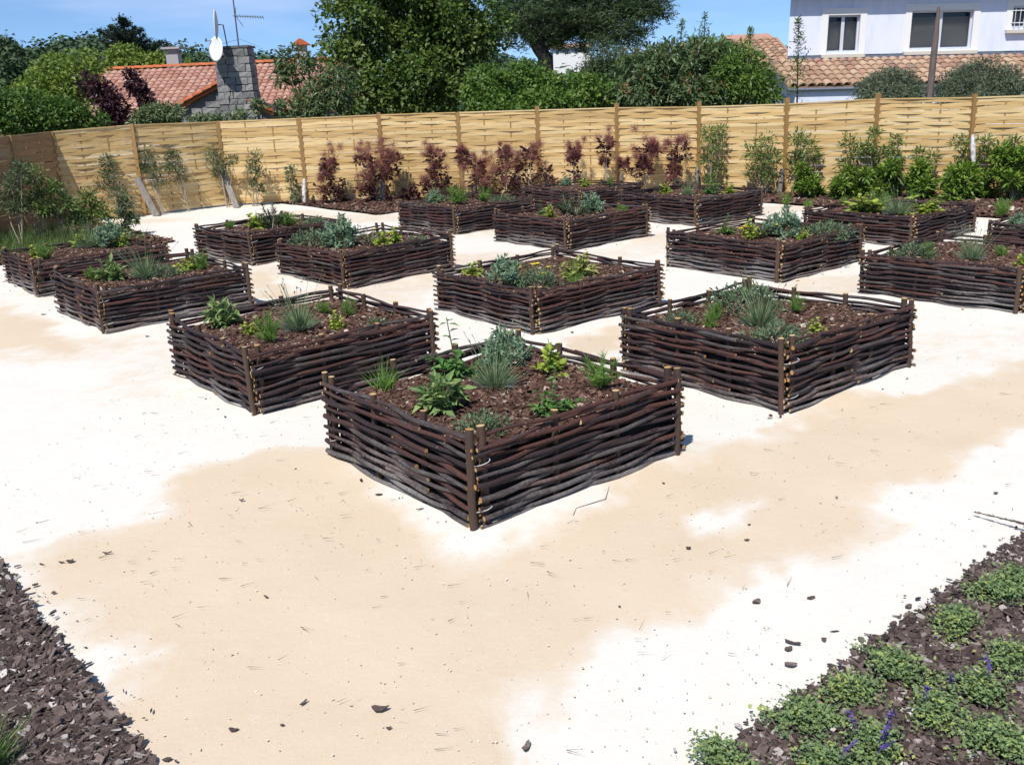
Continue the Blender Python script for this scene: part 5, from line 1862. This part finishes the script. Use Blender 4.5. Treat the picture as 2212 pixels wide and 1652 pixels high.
for lb, tp, bp in [
        ('tall light-leaved shrub right of the smoke bushes', [(1530, 290, 20), (1555, 285, 16), (1540, 315, 22), (1525, 345, 16), (1550, 365, 18), (1535, 395, 16)], 1540),
        ('broad airy shrub with many thin branches left of a fence post', [(1625, 330, 22), (1655, 310, 22), (1640, 355, 26), (1670, 345, 20), (1625, 375, 18), (1660, 385, 20)], 1650),
        ('bushy light green shrub just right of a dark stake', [(1725, 300, 20), (1745, 320, 26), (1720, 345, 18), (1760, 340, 14), (1735, 370, 16)], 1738),
        ('leafy shrub with pale forked stem behind the bright laurels', [(1835, 310, 20), (1850, 335, 24), (1825, 355, 20), (1868, 330, 16), (1845, 375, 16)], 1845),
        ('thin shrub with a single shoot climbing past a fence post', [(1890, 290, 12), (1880, 320, 14), (1905, 335, 14), (1895, 365, 14)], 1892),
        ('sparse dark-leaved shrub right of the climbing shoot', [(1935, 305, 14), (1925, 330, 16), (1940, 350, 12)], 1930),
        ('faint airy shrub behind the tallest laurel', [(1985, 335, 16), (2010, 345, 18), (1995, 365, 14)], 1998),
        ('dark leafy shrub hugging the white stake', [(2075, 310, 20), (2085, 340, 22), (2130, 310, 18), (2125, 335, 14), (2065, 370, 14)], 2090),
        ('airy shrub at the right edge above the laurel', [(2190, 310, 16), (2175, 330, 16), (2205, 340, 14)], 2190)]:
    wispy(lb, tp, bp, WI, dens=.85, gap=.4, L=.095, ratio=.26)
for k, (lb, cx, cy, rx, rz) in enumerate([
        ('small bright green laurel, leftmost of its row', 1742, 405, 28, 32), ('rounded bright laurel second from left in its row', 1832, 405, 42, 38), ('bright laurel with open top, third in its row', 1905, 400, 38, 36),
        ('tall bright laurel, fourth in its row', 1985, 395, 42, 42), ('widest yellow-green laurel below the white stake', 2088, 405, 58, 46), ('dark glossy laurel at the right edge of the picture', 2188, 380, 48, 52)]):
    wispy(lb, [(cx + R.normal(0, rx * .5), cy + R.normal(0, rz * .42), R.uniform(.3, .46) * rx) for _ in range(14)] + [(cx, cy - rz * .8, rx * .3), (cx, cy, rx * .5)], cx, LA, 'laurel_bush', .95, 'bright laurels by the right fence', .1, .36, 1.2)
for lb, cx, cy, r_ in [('fine feathery green plant between the first laurels and bed', 1700, 428, 18), ('second feathery plant under the leftmost laurel', 1745, 438, 18), ('feathery green plant right of the widest laurel', 2162, 440, 30), ('wispy tuft before the laurels beside the far right bed', 1820, 432, 16)]:
    f0 = gnd(cx, cy + r_, .01)
    root = put('feathery_plant', None, None, f0, 0, lb, 'plant', 'feathery plants by the right fence')
    sc_ = r_ * f0[1] / F_PX / .13
    for nm, me in PROTO['fen'][R.integers(3)]:
        put(nm, me, root, scale=sc_)

# ragged growth by the shaded left fence
for lb, tp, bp, Y in [
        ('straggly shrub with white stems at the far left edge', [(25, 400, 26), (45, 370, 22), (15, 440, 24), (40, 450, 20)], 40, 15.3),
        ('leafy shrub before the brown fence post', [(75, 385, 26), (85, 420, 24), (60, 440, 26), (95, 450, 20)], 80, 15.6),
        ('green shrub below the brown fence corner', [(118, 410, 18), (140, 440, 22), (110, 460, 24), (160, 470, 20)], 130, 15.8),
        ('low leafy shrub under the fallen plank', [(190, 430, 22), (205, 455, 26), (180, 470, 22), (225, 465, 18)], 200, 16.4),
        ('small dark-leaved sapling at the edge of the white path', [(270, 440, 18), (265, 465, 16), (285, 475, 14), (268, 490, 10)], 272, 16.2)]:
    g0 = at(bp, 480, Y)
    wispy(lb, tp, bp, OL if 'dark' in lb or 'straggly' in lb else LM['wisp'], dens=1.5, foot=np.array([g0[0], Y, .0]), L=.075, ratio=.36, grp='shrubs by the left fence')
mb = MB()
poly = [gnd(-60, 560)[:2], gnd(60, 520)[:2], gnd(200, 500)[:2], gnd(330, 525)[:2], gnd(250, 495)[:2], gnd(160, 478)[:2], gnd(-60, 500)[:2]]
P = scatter_poly([uv(1.0, 12.1), uv(4.3, 12.2), uv(4.0, 14.2), uv(1.5, 14.4)], 700)
D = dirs(len(P), .55, 1)
P0 = np.column_stack([P, np.full(len(P), .01)])
mb.strands(P0, P0 + D * R.uniform(.12, .42, (len(P), 1)), .009, 0, R.random(len(P)))
put('tall_grass', mb.mesh('tall_grass', LM['grass']), kind='stuff', label='long green grass growing behind the last left bed', cat='grass')


# stakes and planks
def stake(label, p0, p1, r, mat, plank=None, name='stake'):
    p0, p1 = np.array(p0, float), np.array(p1, float)
    mb_ = MB()
    if plank:
        d = p1 - p0
        s = np.array([d[2], 0, -d[0]])
        s /= np.linalg.norm(s) + 1e-9
        t = np.cross(d / np.linalg.norm(d), s)
        V_ = [(q - p0) + s * a * plank + t * b_ * .02 for q in (p0, p1) for a, b_ in ((-1, -1), (1, -1), (1, 1), (-1, 1))]
        mb_.add(V_, [[0, 1, 2, 3], [7, 6, 5, 4], [0, 4, 5, 1], [1, 5, 6, 2], [2, 6, 7, 3], [3, 7, 4, 0]])
    else:
        h_ = np.linspace(0, 1, 7)[:, None]
        mb_.tube((p0 * (1 - h_) + p1 * h_) - p0, r * np.array([1.1, 1.05, 1, 1, .97, .95, .6]), 9, wob=.04)
    put(name, mb_.mesh(name, mat, plank is None), None, p0, 0, label, 'stake', 'stakes and planks along the fence')


def foot_at(px, py):
    return gnd(px, py, 0.)


f1 = fence_dist(657, 437, .3)
stake('whitewashed round stake right of the short narrow shrub', f1, at(657, 386, f1[1]), .045, M['whitestake'])
f1 = fence_dist(828, 437, .35)
stake('pale stake inside the largest smoke bush', f1, at(827, 372, f1[1]), .045, M['whitestake'])
f1 = fence_dist(1178, 425, .25)
stake('grey stake behind the forked smoke bush', f1, at(1180, 378, f1[1]), .04, M['stake'])
f1 = fence_dist(1340, 425, .25)
stake('grey stake between spindly and branching smoke bushes', f1, at(1343, 372, f1[1]), .04, M['stake'])
f1 = fence_dist(1503, 425, .25)
stake('dark stake right of the last smoke bush', f1, at(1507, 358, f1[1]), .042, M['stake'])
f1 = fence_dist(1683, 420, .3)
stake('grey stake with pale foot left of the bushy shrub', f1, at(1690, 365, f1[1]), .05, M['stake'])
f1 = fence_dist(2104, 430, .6)
stake('tall white stake standing above the widest laurel', f1, at(2101, 291, f1[1]), .042, M['whitestake'])
g0, g1 = fence_dist(338, 460, .55), at(295, 385, fence_dist(295, 385, .14)[1])
stake('grey weathered plank leaning left against the yellow fence', g0, g1, .05, M['stake'], .065, 'leaning_plank')
g0, g1 = fence_dist(511, 446, .55), at(481, 368, fence_dist(481, 368, .14)[1])
stake('pale weathered plank leaning on the fence corner post', g0, g1, .05, M['stake'], .06, 'leaning_plank')
g0, g1 = gnd(172, 482), at(128, 410, 14.3 * K)
stake('half hidden plank leaning on the brown fence corner', g0, g1, .05, M['stake'], .06, 'leaning_plank')

# ------------------------------------------------------------------ catmint patch, bottom right
def catmint(label, px, py, rpx, flowers=0):
    p = gnd(px, py, .03)
    r = rpx * .82 * math.hypot(p[1], HC) / F_PX
    root = put('catmint', None, None, p, R.uniform(0, 6), label, 'plant', 'catmint clumps in the mulch')
    fo, st = MB(), MB()
    n_ = int(300 + 6500 * r)
    k = 44
    a = R.uniform(0, 2 * PI, k)
    rr = np.sqrt(R.random(k)) * r * R.uniform(.6, 1.15, k)
    ax_ = R.uniform(.7, 1.3)
    rr *= 1 + .3 * np.sin(2 * a + R.uniform(0, 6)) + .2 * np.sin(3 * a + R.uniform(0, 6))
    tips = np.stack([np.cos(a) * rr * ax_, np.sin(a) * rr / ax_, R.uniform(.012, .06, k) * np.maximum(1.25 - rr / r, .2)], 1)
    stems(st, tips, .0016)
    idx = R.integers(0, k, n_)
    D = dirs(n_, -.15, .9)
    P = tips[idx] + R.normal(0, .026, (n_, 3)) * np.array([1, 1, .42])
    P[:, 2] = np.maximum(P[:, 2], .005)
    L = R.uniform(.009, .021, n_)
    fo.leaves(P, D, jitn(D, .35), L, L * .72, 0, np.clip(R.normal(.34, .22, n_) + R.normal(0, .18, k)[idx], 0, 1), .12, .12)
    put('foliage', fo.mesh('foliage', LM['cat']), root)
    put('stems', st.mesh('stems', M['greenstem']), root)
    for q in range(flowers):
        fl = MB()
        b0 = np.array([R.normal(0, r * .5), R.normal(0, r * .4), .06])
        tp_ = b0 + np.array([R.normal(0, .03), R.normal(0, .03), R.uniform(.05, .09)])
        fl.tube([b0, tp_], .0014, 4, caps=(0, 0))
        m_ = 18
        t = R.random(m_)
        D = dirs(m_, -.1, .7)
        fl.leaves(b0 + (tp_ - b0) * (.3 + .7 * t[:, None]), D, jitn(D), .013, .008, 0, R.random(m_))
        put('flower_spike', fl.mesh('flower_spike', LM['vio']), root)


for c_ in [('topmost green catmint clump at the right edge', 2195, 1262, 60, 0), ('bright catmint clump near the right edge below the topmost one', 2150, 1285, 55, 0), ('rounded catmint clump by the sand edge, second from top', 2062, 1352, 55, 0),
           ('catmint clump by the sand edge above the violet flowers', 1935, 1450, 72, 0), ('catmint clump at the right edge level with the third one', 2185, 1430, 55, 0), ('sprawling catmint clump touching the sand at mid slope', 1835, 1500, 60, 0),
           ('catmint clump low on the sand edge beside fallen bark', 1745, 1558, 70, 0), ('catmint clump with one violet spike at right', 2115, 1500, 60, 1), ('catmint clump carrying a violet spike among yellow leaves', 2020, 1545, 65, 2),
           ('bottommost catmint clump at the sand edge', 1560, 1642, 60, 0), ('catmint clump with most violet spikes near the bottom', 1890, 1620, 65, 5), ('dense catmint clump in the bottom right corner', 2150, 1610, 95, 0), ('catmint at the bottom border left of the violet spikes', 1780, 1655, 60, 1)]:
    catmint(*c_)

# ------------------------------------------------------------------ loose bark, needles, twigs on the sand
def bark_piece(px, py, wpx, ang, label, elong=2.0):
    p = gnd(px, py, .006)
    dep = math.hypot(p[1], HC)
    Ls = max(wpx * .85 * dep / F_PX, .01)
    mb_ = MB()
    n_ = 9
    a = np.linspace(0, 2 * PI, n_, endpoint=False)
    rr = R.uniform(.75, 1.1, n_)
    xy = np.stack([np.cos(a) * rr * Ls / 2, np.sin(a) * rr * Ls / 2 / elong], 1)
    cu = .25 * np.abs(xy[:, 0]) + R.normal(0, .002, n_)
    th = .003 + .035 * Ls
    top = np.column_stack([xy, cu + th])
    bot = np.column_stack([xy * .95, cu])
    V_ = np.vstack([top, bot, [[0, 0, th]], [[0, 0, 0]]])
    k = np.arange(n_)
    j = (k + 1) % n_
    mb_.add(V_, np.stack([np.full(n_, 2 * n_), k, j], 1), 0, R.uniform(.35, .85))
    mb_.F.append((np.stack([k + n_, j + n_, j, k], 1), 0, np.full(n_, R.uniform(.1, .5))))
    mb_.F.append((np.stack([np.full(n_, 2 * n_ + 1), j + n_, k + n_], 1), 0, np.full(n_, .2)))
    put('bark_piece', mb_.mesh('bark_piece', M['oldchip']), None, p, ang, label, 'bark', 'loose bark on the sand')


BARK = [(820, 1532, 44, .1, 'big ragged bark flake on the damp sand near the bottom', 2.2), (656, 1518, 26, 1.0, 'thin slanting bark sliver left of the big flake', 4), (505, 1577, 26, .1, 'flat bark piece near the bottom left', 2), (610, 1567, 12, .2, 'tiny bark crumb between two flakes at bottom', 1.8), (840, 1573, 14, 0, 'tiny bark chip below the big flake', 2),
        (575, 1290, 18, -.7, 'short bark sliver in the middle of the damp sand', 3), (521, 1080, 14, 0, 'small bark chip left of the nearest bed', 1.8), (232, 1195, 26, .2, 'thin bark stick near the left mulch', 4), (152, 1213, 20, .4, 'dark bark crumb beside the left mulch edge', 1.6), (133, 1215, 16, 0, 'flat bark chip next to the dark crumb', 3),
        (1137, 1615, 40, 1.2, 'upright curled bark strip at the bottom middle', 2.4), (1635, 1300, 28, .5, 'pale grey bark flake on the white sand', 1.6), (1752, 1293, 24, .5, 'brown bark flake right of the pale grey one', 1.8), (1712, 1390, 50, -.5, 'straight broken bark stick on the white sand', 6), (1703, 1402, 26, .2, 'red-brown bark flake under the broken stick', 1.4),
        (1707, 1436, 34, -.2, 'grey bark flake by the catmint', 1.8), (1797, 1440, 26, -.6, 'curled bark flake by the mulch edge', 1.7), (1613, 1167, 14, 0, 'small dark bark chip right of the nearest bed', 1.7), (1487, 1184, 14, 0, 'crumbly bark bit in front of the right row', 1.6), (1618, 1134, 8, 0, 'tiniest bark crumb right of the nearest bed', 1.5), (1268, 1073, 16, 1.2, 'dark curled bark chip at the right foot of the nearest bed', 1.3),
        (1338, 1310, 8, 0, 'lone bark crumb in the middle of the damp sand', 1.5), (1807, 1074, 9, 0, 'lone bark crumb far right on the sand', 1.5), (2150, 1065, 12, 0, 'bark chip near the right edge of the sand', 1.6), (1962, 1310, 20, .3, 'round bark chip beside the mulch edge at right', 1.3), (2015, 1275, 18, .2, 'bark chip at the top of the right mulch edge', 1.6), (95, 680, 14, .1, 'bark sliver by the third left bed', 3), (318, 727, 10, 0, 'bark crumb left of the second left bed', 1.6)]
for bk_ in BARK:
    bark_piece(*bk_)
# pine needles and grit, past counting
mb = MB()
n_ = 900
P = np.column_stack([R.uniform(-2.6, 3.4, n_), R.uniform(2.4, 9.0, n_)])
uu, vv = P @ U / K, P @ Vv / K
ok = (uu > U0 + .05) & (vv > V0 + .05)
wgt = np.exp(-np.linalg.norm(P - gnd(800, 1150)[:2], axis=1) / 1.6) + .28
ok &= R.random(n_) < wgt
for (bx, by, yw) in BEDS.values():
    q = P - np.array([bx, by]) * K
    a, b_ = q @ [math.cos(yw), math.sin(yw)], q @ [-math.sin(yw), math.cos(yw)]
    ok &= ~((a > -.05) & (a < BS + .05) & (b_ > -.05) & (b_ < BS + .05))
P = P[ok]
a = R.normal(.15, .6, len(P))
D = np.column_stack([np.cos(a), np.sin(a), R.normal(0, .05, len(P))])
P0 = np.column_stack([P, np.full(len(P), .016)])
Lg = R.uniform(.02, .085, (len(P), 1))
mb.strands(P0, P0 + D * Lg, .0026, 0, R.uniform(.3, .9, len(P)))
V2 = D + np.column_stack([R.normal(0, .3, (len(P), 2)), np.zeros(len(P))])
half = R.random(len(P)) < .4
mb.strands(P0[half], P0[half] + V2[half] * Lg[half], .0026, 0, .6)
put('pine_needles', mb.mesh('pine_needles', M['chip']), kind='stuff', label='dry pine needles scattered over the sand', cat='needles')
# twig at the foot of the nearest bed
q = [gnd(x, y, .015) for x, y in ((1318, 1045), (1308, 1077), (1245, 1097), (1238, 1112))]
tw = put('dry_twig', None, None, q[0], 0, 'thin bent dry twig at the right foot of the nearest bed', 'twig')
put('stem', MB().tube(np.array(q) - q[0], [.0012, .002, .002, .0012], 5).mesh('stem', M['pole']), tw)
# conifer frond on the sand at the right edge
a, b_ = gnd(2108, 1106, .03), gnd(2260, 1142, .05)
fr_ = put('conifer_frond', None, None, a, 0, 'dark conifer frond lying on the sand at the right edge', 'frond')
mb = MB()
n_ = 150
t = R.random(n_)
P0 = (b_ - a) * t[:, None]
sd2 = np.where(R.random(n_) < .5, 1, -1)[:, None] * np.cross((b_ - a) / np.linalg.norm(b_ - a), [0, 0, 1.])
mb.strands(P0, P0 + (sd2 * .5 - (b_ - a) / np.linalg.norm(b_ - a) * .8 + R.normal(0, .12, (n_, 3))) * (.02 + .02 * t[:, None]), .004, 0, R.uniform(.2, .6, n_))
put('needles', mb.mesh('needles', M['oldchip']), fr_)
put('stem', MB().tube([(0, 0, 0), b_ - a], [.002, .004], 5).mesh('stem', M['trunk']), fr_)
# grass blades in the bottom left corner
p = gnd(-8, 1668, .02)
gr = put('grass_clump', None, None, p, 0, 'bright green grass blades in the bottom left corner', 'grass')
n_ = 130
b0 = np.column_stack([R.normal(-.03, .03, n_), R.normal(0, .03, n_), np.zeros(n_)])
D = (dirs(n_, .6, 1) + np.array([.12, 0, 0])) * R.uniform(.1, .24, (n_, 1))
put('blades', MB().strands(b0, b0 + D, .009, 0, R.random(n_)).mesh('blades', LM['grass']), gr)
put('roots', MB().tube([(-.03, 0, -.02), (-.03, 0, .02)], .02, 6).mesh('roots', M['stem']), gr)

# fine grit on the sand and bark litter round the feet of the beds, past counting
n_ = 5200
P = np.column_stack([R.uniform(-3, 4.2, n_), 2.3 + 8 * R.random(n_) ** 1.6])
uu, vv = P @ U / K, P @ Vv / K
P = P[(uu > U0 + .02) & (vv > V0 + .02)]
g = chips(P, 1.0, -.001, .003, .011, .003, .1, .0)
ti = np.clip(R.normal(.8, .15, len(P)), .3, 1)
g.F[0] = (g.F[0][0], 0, ti)
g.F[1] = (g.F[1][0], 0, np.repeat(ti, 6))
M['grit'] = tinted('limestone_grit', [(.16, .12, .09), (.38, .3, .22), (.55, .46, .35), (.7, .66, .6)], None, .9, .2)
put('grit', g.mesh('grit', M['grit']), kind='stuff', label='pale limestone grit strewn over the sand', cat='grit')
L_ = []
for (bx, by, yw, sd_, _) in BEDS5.values():
    k = 26
    e = R.integers(0, 4, k)
    t = R.uniform(-.03, 1.03, k) * sd_ * K
    o_ = R.exponential(.07, k) + .03
    a = np.where(e == 0, t, np.where(e == 1, sd_ * K + o_, np.where(e == 2, t, -o_)))
    b_ = np.where(e == 0, -o_, np.where(e == 1, t, np.where(e == 2, sd_ * K + o_, t)))
    L_.append(np.array([bx, by]) * K + a[:, None] * [math.cos(yw), math.sin(yw)] + b_[:, None] * [-math.sin(yw), math.cos(yw)])
put('bark_litter', chips(np.vstack(L_), .8, .006, .008, .05, .004, .1, .05).mesh('bark_litter', M['chip']), kind='stuff', label='bark crumbs spilled round the feet of the beds', cat='litter')
